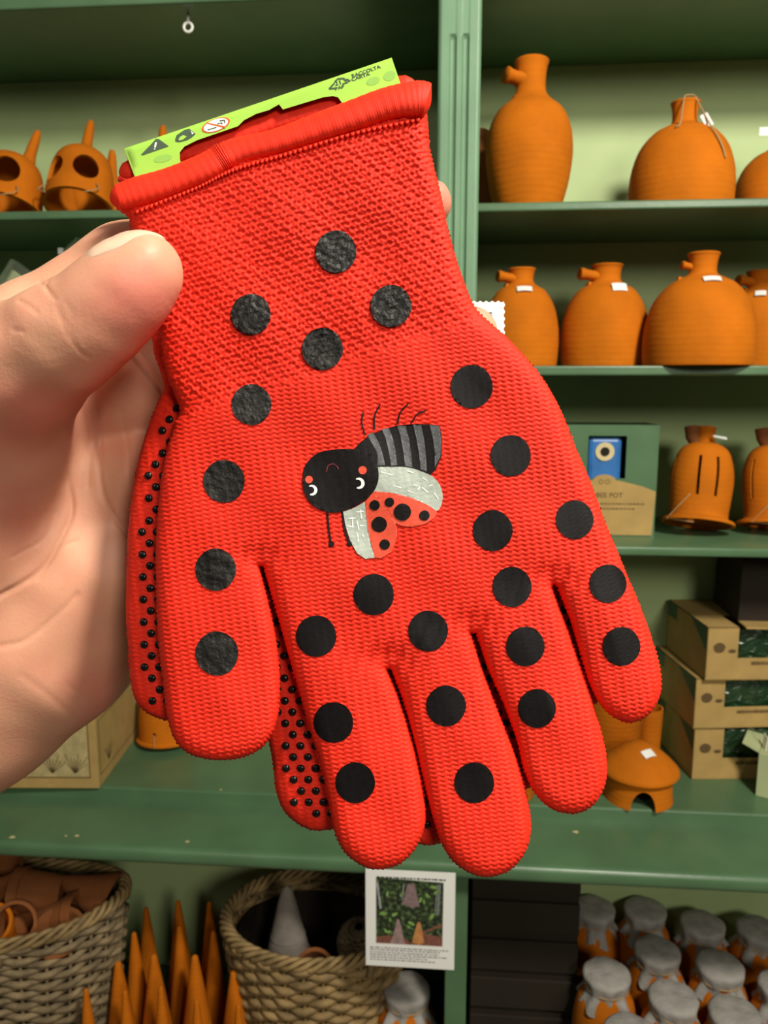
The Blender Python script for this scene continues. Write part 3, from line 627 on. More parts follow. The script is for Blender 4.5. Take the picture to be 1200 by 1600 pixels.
# contents of the right basket
def cone_solid(R, H): return lathe([(0, 0), (R, 0), (R*1.02, .006)]+[tuple(q) for q in spl([(R*.95, .012), (R*.80, H*.25), (R*.48, H*.62), (R*.20, H*.93), (0, H)], 18)], 36, wob=.01)
ap = onZ(448, 1383, .50); t = thing('grey_clay_cone', 'tall grey clay cone standing in the round wicker basket', 'clay cone', (ap[0], ap[1], .27))
mk('body', *cone_solid(.062, .23), M['grayclay'], t, True, True)
for z in (.08, .12, .155): mk('turning_ring', *lathe([(.062*(1-z/.235)+.004, z-.003), (.062*(1-z/.235)+.0065, z), (.062*(1-z/.235)+.003, z+.004)], 32), M['grayclay'], t, True, True)
g = onZ(488, 1518, .40); t = thing('clay_funnel_pot', 'orange round mouthed clay pot lying in the round wicker basket', 'pot', (g[0], g[1]+.04, .385))
pv = closed_lathe([(.040, 0), (.0385, .004), (.026, .03), (.018, .06), (.013, .06), (.021, .03), (.033, .002)], 36)
auto_smooth(mk('body', *xf(pv, Matrix.Translation((0, -.02, .0)) @ Matrix.Rotation(radians(50), 4, 'X') @ Matrix.Rotation(pi, 4, 'X')), M['clay2'], t, True, True), 50)
g = onZ(560, 1480, .38); t = thing('small_wicker_bowl', 'small brown wicker bowl lying inside the round basket', 'bowl', (g[0], g[1]+.02, .37))
for k in range(8):
    th = np.linspace(0, 2*pi, 60, endpoint=False); r_ = .042*sqrt(max(.05, 1-(k/8.5)**2)); off = .002*np.sin(th*12)*(1 if k % 2 else -1)
    P_ = np.stack([(r_+off)*np.cos(th), (r_+off)*np.sin(th), np.full_like(th, .0065*k)], 1); P_ = np.array([tuple(Matrix.Rotation(radians(15), 4, 'X') @ Vector(p)) for p in P_])
    mk('wicker_strand', *tube(P_, .0042, 6, closed=True), M['wickd'], t, True, True)
mk('bowl_shell', *xf(lathe([(.038*sqrt(max(0, 1-(k/8.2)**2)), .0065*k) for k in range(9)], 24), Matrix.Rotation(radians(15), 4, 'X')), M['wickd'], t, True, True)
# contents of the left basket
def fpot(label, px, py, z, R, H, rot, mt=M['clay2'], cone=False, stick=False):
    g = onZ(px, py, z); t = thing('clay_pot' if not cone else 'clay_cone', label, 'pot' if not cone else 'clay cone', (g[0], g[1], z))
    Mr = Matrix.Rotation(rot[2], 4, 'Z') @ Matrix.Rotation(rot[0], 4, 'X') @ Matrix.Rotation(rot[1], 4, 'Y') @ Matrix.Translation((0, 0, -H/2))
    if cone: V = closed_lathe([(R, 0), (R*.98, .008), (R*.5, H*.5), (R*.1, H*.97), (.0006, H), (.0006, H-.01), (R*.42, H*.5), (R*.88, .006), (R*.9, 0)], 36)
    else: V = closed_lathe([(R*.7, 0), (R*.92, H*.78), (R*1.02, H*.80), (R*1.04, H), (R*.88, H), (R*.78, H*.75), (R*.6, .008), (.0005, .008), (.0005, 0)], 40)
    auto_smooth(mk('body', *xf(V, Mr), mt, t, True, True), 40)
    if stick: mk('price_sticker', *xf(slab([(-.010, 0), (.010, 0), (.010, .016), (-.010, .016)], -R*.93-.003, -R*.93), Mr @ Matrix.Rotation(.0, 4, 'Z') @ Matrix.Translation((0, 0, H*.2))), M['white'], t, False, True)
    return t
fpot('clay flowerpot lying with its round mouth towards the viewer in the oval basket', 30, 1440, .43, .042, .08, (radians(62), 0, radians(15)))
fpot('clay flowerpot with a white sticker lying at the back of the oval basket', 62, 1392, .46, .046, .10, (0, radians(-88), radians(5)), stick=False)
fpot('clay cone lying across the top right of the oval basket', 128, 1388, .465, .055, .13, (radians(10), radians(-70), radians(-5)), cone=True)
fpot('clay flowerpot half buried under the lying cone in the oval basket', 100, 1432, .425, .045, .09, (radians(20), radians(70), 0))
fpot('dark clay flowerpot at the far left of the oval basket', -5, 1385, .46, .045, .10, (0, radians(10), 0))
fpot('orange clay flowerpot behind the basket handle at the lower left', -8, 1462, .415, .045, .08, (radians(30), 0, 0), M['clay'])
fpot('clay dish wedged low on the right inside the oval basket', 92, 1462, .42, .05, .03, (radians(25), radians(8), 0))

# sign on the divider
pa = onY(571, 1358, 1.225); pb = onY(712, 1358, 1.225); pc = onY(711, 1510, 1.225); Ws = pb[0]-pa[0]; Hs = pa[2]-pc[2]
Hs = pa[2]-onY(571, 1508, 1.225)[2]
t = thing('picture_sign', 'white paper sign with a garden photograph hung below the counter', 'sign', (pa[0], 1.2255, pa[2]-Hs), 0)
box('paper', 0, Ws, 0, .0015, 0, Hs, M['white'], t, 0, True)
SX = lambda x: (x-75)/1000*Ws; SZ = lambda y: Hs-(y-105)/1095*Hs        # positions read off an enlarged view of the sign
def smat(n, c, v=.25, s=120): return mat(n, c, .6, v, s)
pm = bpy.data.materials.new('foliage_photo_print'); pm.use_nodes = True; nt = pm.node_tree
no = nt.nodes.new('ShaderNodeTexNoise'); no.inputs['Scale'].default_value = 130; no.inputs['Detail'].default_value = 3; tc = nt.nodes.new('ShaderNodeTexCoord'); nt.links.new(tc.outputs['Object'], no.inputs['Vector'])
rp = nt.nodes.new('ShaderNodeValToRGB'); e = rp.color_ramp.elements; e[0].position = .42; e[0].color = (.012, .016, .012, 1); e[1].position = .72; e[1].color = (.16, .22, .10, 1)
x_ = e.new(.56); x_.color = (.04, .07, .02, 1); nt.links.new(no.outputs['Fac'], rp.inputs['Fac']); nt.links.new(rp.outputs['Color'], nt.nodes['Principled BSDF'].inputs['Base Color'])
pic = mk('photograph', [(SX(193), -.0003, SZ(935)), (SX(940), -.0003, SZ(935)), (SX(945), -.0003, SZ(215)), (SX(193), -.0003, SZ(190))], [(0, 1, 2, 3)], pm, t, False, True)
def sp(name, poly, mt, lay=1): return mk(name, [(SX(x), -.0003-.00012*lay, SZ(y)) for x, y in poly], [tuple(range(len(poly)))[::-1]], mt, t, False, True)
br = smat('printed_wood', (.20, .075, .05)); gl = smat('printed_leaf', (.20, .36, .08), .4, 300); pk = smat('printed_bell', (.22, .15, .15)); oc = smat('printed_orange_cone', (.50, .22, .07)); gc = smat('printed_grey_cone', (.30, .20, .19)); lt = smat('printed_streaks', (.35, .36, .38))
sp('printed_wood', [(193, 935), (193, 865), (330, 840), (540, 870), (600, 935)], br); sp('printed_wood', [(560, 935), (700, 790), (930, 670), (942, 700), (730, 800), (940, 830), (940, 935)], br)
sp('printed_bell', [(500, 430), (545, 250), (620, 240), (660, 400), (680, 490), (600, 515), (480, 475)], pk, 2)
sp('printed_cone', [(370, 890), (405, 760), (430, 650), (450, 650), (480, 740), (510, 890), (530, 930), (350, 930)], gc, 3); sp('printed_cone', [(600, 900), (630, 780), (660, 670), (690, 670), (715, 780), (735, 905), (670, 930)], oc, 3)
for c in [(290, 600), (350, 660), (260, 590), (400, 600), (300, 790), (330, 800), (590, 690), (560, 730), (730, 440), (770, 370), (470, 380), (320, 370), (820, 600), (690, 420), (830, 270), (870, 320)]:
    rr = random.uniform(22, 42); an = random.uniform(0, 3)
    sp('printed_leaf', [(c[0]+rr*cos(a)*cos(an)-rr*.45*sin(a)*sin(an), c[1]+rr*cos(a)*sin(an)+rr*.45*sin(a)*cos(an)) for a in np.linspace(0, 2*pi, 10, endpoint=False)][::-1], gl, 2)
for x in (870, 890, 905): sp('printed_streak', [(x, 235), (x+6, 235), (x-12, 580), (x-18, 580)][::-1], lt, 2)
sp('printed_streak', [(195, 250), (215, 240), (255, 540), (235, 545)][::-1], lt, 2)
sp('printed_streak', [(500, 250), (508, 250), (490, 430), (482, 430)][::-1], lt, 2)
for k, y in enumerate([990, 1015, 1045, 1072, 1100, 1128]):
    dashes(SX(125), SX([1010, 910, 905, 1000, 780, 860][k]), SZ(y), .0016, -.0004, M['ink'], t, seed=k+5)
dashes(SX(200), SX(965), SZ(195), .003, -.0004, M['ink'], t, seed=77)

# cloth-topped jars
cj = thing('cloth_topped_jar', '', 'jar', (0, 0, 0), 0, 'clay jars with cloth tied over their mouths')
HJ = .26
mk('body', *lathe([(0, 0)]+[tuple(q) for q in spl([(.045, 0), (.052, .01), (.062, .08), (.064, .15), (.056, .20), (.040, .225), (.038, .24), (.042, .255)], 24)]+[(0, .255)], 36), M['clay'], cj, True, True)
V = []; Fc = []; n = 60; profc = [(0, HJ+.004), (.02, HJ+.004), (.042, HJ+.003), (.0475, HJ-.001), (.047, HJ-.007), (.043, HJ-.02), (.041, HJ-.026), (.046, HJ-.034), (.055, HJ-.048)]
for i, (r, z) in enumerate(profc):
    for k in range(n):
        a = 2*pi*k/n; w_ = max(0, (i-3)/5); rr = r*(1+.10*w_*sin(9*a)+.07*w_*sin(4*a+1)); zz = z-w_*.018*abs(sin(2*a+.4))+.001*sin(5*a)*(i > 1); V.append((rr*cos(a), rr*sin(a), zz))
for i in range(len(profc)-1):
    for k in range(n): a, b_ = i*n+k, i*n+(k+1) % n; Fc.append((a, a+n, b_+n, b_))
mk('cloth_cover', V, Fc, M['cloth'], cj, True, True)
mk('tie', *tube([(.0435*cos(a), .0435*sin(a), HJ-.025) for a in np.linspace(0, 2*pi, 24, endpoint=False)], .0014, 6, closed=True), M['string'], cj, True, True)
js = [(928, 1418, 'leftmost in the back row, next to the dark partition'), (1008, 1420, 'second in the back row'), (1098, 1442, 'third in the back row'), (1187, 1451, 'at the right end of the back row'),
      (1027, 1484, 'on the left of the middle row'), (1125, 1507, 'on the right of the middle row'), (948, 1520, 'in front of the dark partition, bright and whole'),
      (1052, 1557, 'in the front row with a round lid'), (1148, 1582, 'in the front row at the right'), (985, 1612, 'at the bottom edge, only its lid rim showing'), (635, 1543, 'standing alone beside the round wicker basket'), (1225, 1540, 'cut by the right edge of the picture')]
for i, (px, py, s) in enumerate(js):
    g = onZ(px, py, ZB+HJ); lb_ = 'clay jar with a cloth lid ' + s
    if i == 0: cj.location = Vector((g[0], g[1], ZB)); cj['label'] = lb_
    else: dup(cj, (g[0], g[1], ZB), random.uniform(0, 6), lb_)
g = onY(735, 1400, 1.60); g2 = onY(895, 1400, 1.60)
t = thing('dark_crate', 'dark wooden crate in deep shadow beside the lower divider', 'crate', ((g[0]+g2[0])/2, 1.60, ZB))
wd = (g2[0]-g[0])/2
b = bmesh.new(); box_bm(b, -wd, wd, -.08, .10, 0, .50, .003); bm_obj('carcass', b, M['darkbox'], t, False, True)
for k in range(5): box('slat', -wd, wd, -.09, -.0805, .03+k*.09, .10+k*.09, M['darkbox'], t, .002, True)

# ================================================================== GLOVES
OUT = [(183, 318), (203, 345), (215, 400), (236, 470), (250, 530), (258, 580), (272, 615), (280, 640), (272, 662), (261, 700), (251, 755), (245, 815), (243, 900), (247, 1000), (255, 1075), (262, 1125), (275, 1160), (302, 1181), (345, 1188), (388, 1181), (418, 1160), (434, 1122), (438, 1065), (432, 1000), (422, 945), (412, 908), (406, 886),
       (411, 885), (425, 935), (444, 1000), (462, 1065), (481, 1130), (500, 1195), (513, 1250), (522, 1300), (542, 1336), (580, 1358), (622, 1352), (650, 1325), (664, 1290), (665, 1255), (656, 1205), (641, 1145), (622, 1085), (605, 1046),
       (611, 1046), (627, 1090), (645, 1150), (660, 1215), (677, 1280), (694, 1328), (722, 1358), (760, 1371), (797, 1360), (822, 1330), (830, 1287), (821, 1230), (802, 1170), (777, 1105), (754, 1045), (737, 990),
       (743, 990), (762, 1045), (790, 1110), (808, 1160), (818, 1205), (838, 1243), (868, 1267), (905, 1271), (934, 1251), (948, 1215), (947, 1175), (936, 1128), (915, 1062), (892, 995), (873, 945), (863, 915),
       (869, 915), (889, 965), (905, 1020), (922, 1072), (945, 1110), (980, 1130), (1013, 1118), (1032, 1085), (1032, 1045), (1019, 998), (1000, 945), (975, 885), (950, 825), (925, 758), (900, 698), (877, 642), (850, 593), (820, 556), (790, 525), (764, 502), (743, 480), (726, 442), (712, 400), (699, 350), (686, 290), (672, 232), (664, 180), (655, 150), (600, 165), (500, 195), (430, 222), (350, 240), (270, 280)]
NV = lambda x, y: 2.0*np.sin(x*.021+y*.013)+1.6*np.sin(x*.037-y*.029+1.3)+1.2*np.sin(x*.011+y*.043+.4)
def inside_rows(poly, xs, ys):
    P = np.asarray(poly); Q = np.roll(P, -1, 0); M_ = np.zeros((len(ys), len(xs)), bool)
    for j, y in enumerate(ys):
        c = ((P[:, 1] <= y) != (Q[:, 1] <= y)); x = np.sort(P[c, 0]+(y-P[c, 1])*(Q[c, 0]-P[c, 0])/(Q[c, 1]-P[c, 1]))
        for k in range(0, len(x)-1, 2): M_[j] |= (xs > x[k]) & (xs < x[k+1])
    return M_
def dense(poly, step):
    P = np.asarray(poly, float); n = len(P); out = []
    for i in range(n):
        a, b_, c, d = P[i-1], P[i], P[(i+1) % n], P[(i+2) % n]; L_ = np.linalg.norm(c-b_); k = max(1, int(L_/step))
        for t_ in np.arange(k)/k:
            out.append(.5*((2*b_)+(c-a)*t_+(2*a-5*b_+4*c-d)*t_*t_+(-a+3*b_-3*c+d)*t_**3) if L_ > 12 and np.linalg.norm(b_-a) > 12 and np.linalg.norm(d-c) > 12 else b_+(c-b_)*t_)
    return np.array(out)
def knit(x, y, cuffline=True):
    sl = .10+.08*np.sin(y*.008); v = y+.13*x+2.0*np.sin(x*.02); u = x-.13*y
    z = 1.55*np.sin(2*pi*u/12.5+.5*np.sin(y*.05)); ph = 2*pi*(v+z)/7.4
    k1 = 1.35*(1-2*(.5-.5*np.cos(ph))**2.2)+.35*np.sin(2*pi*u/12.5+1.2)
    v2 = y+.30*x; u2 = x-.30*y
    n1 = np.sin(x*.11+1.7*np.sin(y*.083))+np.sin(y*.13+1.3*np.sin(x*.071+.6)); n2_ = np.sin(x*.29+y*.17)+np.sin(x*.19-y*.31+1)
    rw = np.floor((v2+.8*n1)/9.6); hs_ = np.sin((rw*12.9898+np.floor((u2+n1)/8.4+rw*.5)*78.233))*43758.5; hs_ = hs_-np.floor(hs_)
    k2 = 1.5*(1-2*(.5-.5*np.cos(2*pi*(v2+.8*n1+1.6*np.sin(2*pi*(u2+n1)/16.8+rw*pi))/9.6))**1.6)+.75*np.sin(2*pi*(u2+n1)/8.4+rw*pi)*(.5+hs_)+.25*n2_+.8*(hs_-.5)
    wgt = 1/(1+np.exp(-(655-.33*(x-270)-y)/6)) if cuffline else 0
    return k1*(1-wgt)+k2*wgt, wgt
class Field: pass
def glove_mesh(name, outline, step, h0, front, parent, mt, slope=0):
    ol = dense(outline, 1.5); s = np.arange(len(ol))*1.5
    nr = np.gradient(ol, axis=0); nr = np.stack([nr[:, 1], -nr[:, 0]], 1)/(np.linalg.norm(nr, axis=1)[:, None]+1e-9)
    olp = ol+nr*(1.0*np.sin(s*2*pi/7.4)+.5*np.sin(s*.9))[:, None]
    x0, y0 = ol.min(0)-2; x1, y1 = ol.max(0)+2
    xs = np.arange(x0, x1, step); ys = np.arange(y0, y1, step); In = inside_rows(olp, xs, ys)
    quad = In[:-1, :-1] & In[1:, :-1] & In[:-1, 1:] & In[1:, 1:]
    used = np.zeros_like(In); used[:-1, :-1] |= quad; used[1:, :-1] |= quad; used[:-1, 1:] |= quad; used[1:, 1:] |= quad
    cnt = np.zeros(In.shape, int); cnt[:-1, :-1] += quad; cnt[1:, :-1] += quad; cnt[:-1, 1:] += quad; cnt[1:, 1:] += quad
    bd = used & (cnt < 4)
    kd = KDTree(len(olp)); [kd.insert((p[0], p[1], 0), i) for i, p in enumerate(olp)]; kd.balance()
    D = np.zeros(In.shape); X, Yg = np.meshgrid(xs, ys); X = X.copy(); Yg = Yg.copy()
    jj, ii = np.nonzero(used)
    for j, i in zip(jj, ii):
        c, idx, d = kd.find((X[j, i], Yg[j, i], 0))
        if bd[j, i]: X[j, i], Yg[j, i] = c.x, c.y; D[j, i] = 0
        else: D[j, i] = d
    if name: D = np.where(used, D, 0)
    t1 = np.clip(D/25, 0, 1); t2 = np.clip(D/85, 0, 1)
    hs = 15*np.sqrt(1-(1-t1)**2)+9*np.sqrt(np.maximum(0, 1-(1-t2)**2))+NV(X, Yg)*t2
    # puckers running down from the finger forks and soft folds
    for (fx, fy, a, l_) in ((602, 1030, 7, 34), (735, 975, 6, 30), (862, 902, 6, 30), (404, 872, 6, 30)):
        r2 = ((X-fx)/l_)**2+((Yg-fy)/(l_*.6))**2; hs = hs-a*np.exp(-r2)*t1+1.4*np.sin((X-fx)*.28+(Yg-fy)*.1)*np.exp(-r2/3)*t1
    kn, wg = knit(X, Yg); hf = hs+kn*np.clip(t1*3, .3, 1)*1.0
    F_ = Field(); F_.xs, F_.ys, F_.hs, F_.D, F_.h0, F_.step, F_.used = xs, ys, hs, D, h0, step, used
    vid = -np.ones(In.shape, int); vid[used] = np.arange(used.sum()); nv = used.sum()
    hz = h0+hf+slope*(Yg-230)
    Vf = GW(np.stack([X[used], Yg[used], hz[used]], 1))
    inner_ = used & ~bd; vb = vid.copy(); vb[inner_] = nv+np.arange(inner_.sum())
    Vb = GW(np.stack([X[inner_], Yg[inner_], (h0+slope*(Yg-230)-.45*hs)[inner_]], 1))
    q = np.argwhere(quad); j, i = q[:, 0], q[:, 1]
    Ff = np.stack([vid[j, i], vid[j+1, i], vid[j+1, i+1], vid[j, i+1]], 1); Fb = np.stack([vb[j, i], vb[j, i+1], vb[j+1, i+1], vb[j+1, i]], 1)
    keep = ~((Fb == Ff[:, [0, 3, 2, 1]]).all(1))
    F_.slope = slope
    F_.obj = mk('knitted_shell', np.vstack([Vf, Vb]), np.vstack([Ff, Fb[keep]]), mt, parent, True)
    return F_
def hat(F_, x, y):      # smooth surface height of a glove under pixel x, y
    x = np.asarray(x, float); y = np.asarray(y, float)
    fx = np.clip((x-F_.xs[0])/F_.step, 0, len(F_.xs)-2.001); fy = np.clip((y-F_.ys[0])/F_.step, 0, len(F_.ys)-2.001)
    i = fx.astype(int); j = fy.astype(int); a = fx-i; b_ = fy-j; H = F_.hs
    return F_.h0+F_.slope*(y-230)+H[j, i]*(1-a)*(1-b_)+H[j, i+1]*a*(1-b_)+H[j+1, i]*(1-a)*b_+H[j+1, i+1]*a*b_
glove = thing('ladybird_glove', 'front red knitted glove, back of the hand printed with a ladybird and black dots', 'glove', GW([(430, 230, 0)])[0], 0, 'pair of red ladybird gloves')
GF = glove_mesh('f', OUT, 1.9, 0, True, glove, M['red'])
# rear glove: the same outline seen palm side, shifted down-left behind the front one
th = .062; RO = []
for x, y in OUT:
    dx, dy = x-430, y-225; ex = 4*max(0, min(1, (470-x)/60))*max(0, min(1, (y-500)/300))
    nx, ny = 430+dx*cos(th)-dy*sin(th)*1.0+ex, 225+dx*sin(th)+dy*.947
    k = max(0, min(1, (x-430)/60)); nx -= 26*k*max(0, min(1, (y-850)/300)); ny -= 8*k
    RO.append((nx+2-9*max(0, min(1, (470-x)/60))*max(0, min(1, (y-600)/200)), ny-2))
RH = -50
rear = thing('ladybird_glove', 'rear red knitted glove, palm side with small black rubber grip dots', 'glove', GW([(400, 230, RH)])[0], 0, 'pair of red ladybird gloves')
GR = glove_mesh('r', RO, 2.6, RH, False, rear, M['red'])
# hems
def hem(parent, path, rads, h, flat=.8, seam=None):
    P = spl([(x, y, hh) for (x, y), hh in zip(path, h)], 420); r = spl([(q, 0) for q in rads], 420)[:, 0]
    s = np.linspace(0, 1, 420); env = np.minimum(1, np.minimum(s, 1-s)/.035)**.5; r = r*np.maximum(env, .05)
    m = 28; V = []; Fc = []; T = np.gradient(P, axis=0); T /= np.linalg.norm(T, axis=1)[:, None]
    Zp = np.array([0, 0, 1.])
    for i in range(420):
        Np = np.cross(Zp, T[i]); Np /= np.linalg.norm(Np)
        for k in range(m):
            a = 2*pi*k/m; rr = r[i]*(1+.013*sin(i*2.3+.4*sin(a))+.008*sin(i*.63+a)+.010*sin(i*.11+a))
            if seam and abs(s[i]-seam) < .03: rr *= 1+.10*cos((s[i]-seam)/.03*pi/2)*sin(i*1.5)
            q = P[i]+Np*rr*cos(a)+Zp*rr*sin(a)*flat; V.append(q)
    for i in range(419):
        for k in range(m): a, b_ = i*m+k, i*m+(k+1) % m; Fc.append((a, b_, b_+m, a+m))
    Fc.append(tuple(range(m))[::-1]); Fc.append(tuple(419*m+k for k in range(m)))
    return mk('cuff_hem', GW(V), Fc, M['rib'], parent, True)
hem(glove, [(172, 313), (215, 300), (275, 281), (330, 257), (365, 238), (430, 221), (525, 190), (600, 164), (650, 155), (674, 158)], [20, 24, 23, 23, 22, 20, 24, 26, 29, 27], [14, 14, 15, 15, 12, 15, 16, 16, 15, 8], seam=.395)
hem(glove, [(186, 272), (240, 250), (330, 221), (420, 191), (500, 166), (580, 143), (650, 130)], [13, 17, 18, 18, 18, 17, 15], [-21]*7, .62)
hem(rear, [(184, 282), (260, 262), (400, 212), (520, 172), (655, 140)], [12, 16, 17, 17, 14], [-58]*5, .6)
# chain stitches along the hem
def stitches(path, n, r, h, parent, name='hem_stitch'):
    P = spl(path, n*2); V = []; Fc = []
    for i in range(n):
        a, b_ = P[2*i], P[2*i+1]; z = h+hat(GF, a[0], a[1]); q = [(a[0], a[1]-r*.6, z), ((a[0]+b_[0])/2, (a[1]+b_[1])/2+r*.6, z+r*.7), (b_[0], b_[1]-r*.6, z)]
        v, f = tube(spl(q, 5), [r*.5, r*.8, r, r*.8, r*.5], 6); o = len(V); V += [tuple(x) for x in v]; Fc += [tuple(k+o for k in g_) for g_ in f]
    o = mk(name, GW(V), Fc, M['rib'], parent, True); o['kind'] = 'stuff'; return o
stitches([(212, 331), (300, 296), (365, 265), (450, 240), (550, 209), (655, 186)], 62, 3.2, 2, glove)
# printed dots
SP = [(525, 393, 32), (392, 491, 31), (611, 478, 32), (504, 545, 32), (393, 632, 31), (737, 604, 33), (798, 712, 31.5), (350, 752, 32.5), (898, 812, 29.5), (770, 829, 31), (337, 890, 32), (800, 917, 30.5), (950, 912, 29), (584, 929, 31.5), (494, 994, 31.5), (669, 986, 31), (339, 1021, 33.5), (821, 1010, 30), (971, 1010, 29.5), (697, 1103, 31), (839, 1107, 29.5), (521, 1129, 31), (555, 1223, 31), (741, 1223, 31)]
def decal(name, poly, layer, mt, parent, grid=7, crink=.3):
    if parent is not glove and grid > 2.6: grid = 2.6
    if parent is not glove: crink = .15
    if name == 'wing_spot': layer = 2.8
    P = np.asarray(poly, float); xs = np.arange(P[:, 0].min(), P[:, 0].max(), grid)+.3; ys = np.arange(P[:, 1].min(), P[:, 1].max(), grid)+.3
    pts = [tuple(p) for p in P]; n = len(pts)
    if len(xs) and len(ys):
        I = inside_rows(P, xs, ys); kd = KDTree(n); [kd.insert((p[0], p[1], 0), i) for i, p in enumerate(pts)]; kd.balance()
        for j, i in np.argwhere(I):
            if kd.find((xs[i], ys[j], 0))[2] > grid*.4: pts.append((xs[i], ys[j]))
    r = delaunay_2d_cdt([Vector(p) for p in pts], [(i, (i+1) % n) for i in range(n)], [], 1, 1e-4)
    A = np.array([(v.x, v.y) for v in r[0]]); kn, wg = knit(A[:, 0], A[:, 1]); off = 1.9+2.4*wg
    z = hat(GF, A[:, 0], A[:, 1])+off+layer*.8+kn*crink*(1+.3*wg)
    m = len(A); B = np.vstack([np.column_stack([A, z]), np.column_stack([A, z-.4])])
    fs = [tuple(f) for f in r[2]]
    # orient towards the viewer
    o_ = []
    for f in fs:
        a, b_, c = A[f[0]], A[f[1]], A[f[2]]; s = (b_[0]-a[0])*(c[1]-a[1])-(b_[1]-a[1])*(c[0]-a[0]); o_.append(f if s < 0 else f[::-1])
    return mk(name, GW(B), o_, mt, parent, True)
for i, (x, y, r_) in enumerate(SP):
    wob = random.uniform(0, 6); n = 44
    poly = [(x+r_*cos(a)*(1+.008*sin(5*a+wob)), y+r_*1.03*sin(a)*(1+.008*sin(4*a+wob))) for a in np.linspace(0, 2*pi, n, endpoint=False)]
    cuff = y < 655-.33*(x-270)+10 or (x < 400 and y < 1050)
    decal('printed_dot', poly, 0, M['inkc'] if cuff else M['ink'], glove, 3.4, .5 if cuff else .2)
# ladybird
def Q(l): return [(x/3.75+430, y/3.75+600) for x, y in l]
def C(x, y, r_, n=26, k=1.0): return Q([(x+r_*cos(a), y+r_*k*sin(a)) for a in np.linspace(0, 2*pi, n, endpoint=False)])
def SPQ(l, n=60): return Q(spl(l+[l[0]], n)[:-1])
lady = decal('ladybird_print', SPQ([(160, 570), (175, 480), (240, 410), (330, 385), (450, 382), (540, 400), (595, 470), (605, 560), (570, 640), (500, 700), (400, 745), (310, 750), (220, 710), (172, 640)], 70), 1.6, M['ink'], glove, 4)
body = [(455, 388), (500, 340), (560, 297), (640, 262), (720, 242), (820, 234), (900, 236), (965, 243), (978, 330), (972, 430), (942, 500), (905, 537), (840, 507), (760, 489), (600, 489), (500, 470)]
decal('body_print', Q(body), .8, M['ink'], lady, 4)
for s in ([(537, 300), (575, 282), (610, 350), (630, 410), (645, 475), (600, 478), (595, 400), (570, 350)], [(625, 265), (665, 258), (690, 320), (705, 390), (715, 475), (680, 478), (665, 390), (648, 320)],
          [(715, 246), (765, 246), (785, 320), (797, 400), (805, 487), (762, 482), (750, 390), (735, 310)], [(808, 238), (855, 240), (872, 320), (882, 400), (888, 512), (852, 500), (842, 400), (828, 320)], [(905, 240), (962, 246), (974, 330), (968, 425), (936, 490), (935, 400), (925, 320)]):
    decal('stripe', Q(s), 1.3, M['strg'], lady, 4)
decal('wing', SPQ([(600, 486), (760, 487), (850, 510), (930, 548), (972, 610), (980, 680), (950, 742), (880, 702), (780, 663), (680, 637), (575, 630), (595, 560)]), 1.0, M['silver'], lady, 4)
decal('wing', Q([(398, 748), (470, 722), (527, 690), (535, 780), (552, 900), (583, 1018), (530, 1025), (480, 992), (440, 920), (412, 830)]), 1.0, M['silver'], lady, 4)
decal('wing_case', Q([(560, 640), (590, 628), (680, 637), (800, 666), (900, 712), (948, 745), (935, 782), (880, 820), (800, 838), (735, 828), (705, 815), (640, 760)]), 1.2, M['coral'], lady, 4)
decal('wing_case', Q([(527, 690), (572, 636), (650, 700), (700, 800), (715, 850), (710, 920), (680, 985), (620, 1020), (583, 1018), (552, 900), (535, 780)]), 1.4, M['coral'], lady, 4)
for x, y, r_ in ((583, 710, 30), (670, 692, 27), (746, 750, 50), (875, 770, 30), (610, 822, 45), (642, 940, 30)): decal('wing_spot', C(x, y, r_), 2.0, M['ink'], lady, 4)
for x, y, r_ in ((198, 560, 22), (512, 505, 24)): decal('cheek', C(x, y, r_), 2.4, M['coral'], lady, 4)
def crescent(cx, cy, R_, d): 
    a = np.linspace(-2.2, 2.0, 16)
    o = [(cx+R_*cos(t_), cy+R_*sin(t_)) for t_ in a]; i_ = [(cx-d+R_*.66*cos(t_), cy+R_*.66*sin(t_)) for t_ in a[::-1][1:-1]]; return o+i_
decal('eye', Q(crescent(216, 622, 31, 7)), 2.4, M['prw'], lady, 3); decal('eye', Q(crescent(491, 582, 33, 8)), 2.4, M['prw'], lady, 3)
def strip(name, pts, w_, lay, mt, par=None, n=14):
    P = spl(Q(pts), n); T = np.gradient(P, axis=0); T /= np.linalg.norm(T, axis=1)[:, None]; Nn = np.stack([-T[:, 1], T[:, 0]], 1)*w_/2
    return decal(name, list(map(tuple, P+Nn))+list(map(tuple, (P-Nn)[::-1])), lay, mt, par or lady, 3, .5)
strip('mouth', [(300, 515), (310, 480), (340, 468), (365, 485), (370, 500)], 1.6, 2.4, M['maroon'])
for l in ([(516, 165), (508, 230), (528, 302)], [(615, 118), (583, 190), (582, 268)], [(782, 112), (735, 165), (716, 237)], [(885, 155), (835, 175), (795, 232)]): strip('leg', l, 2.4, .5, M['ink'])
for l, e_ in (([(305, 752), (314, 850), (325, 925)], (330, 938, 17)), ([(395, 748), (407, 850), (430, 925)], (436, 936, 15))): strip('antenna', l, 3.2, .5, M['ink']); decal('antenna_tip', C(*e_, n=14), .8, M['ink'], lady, 4)
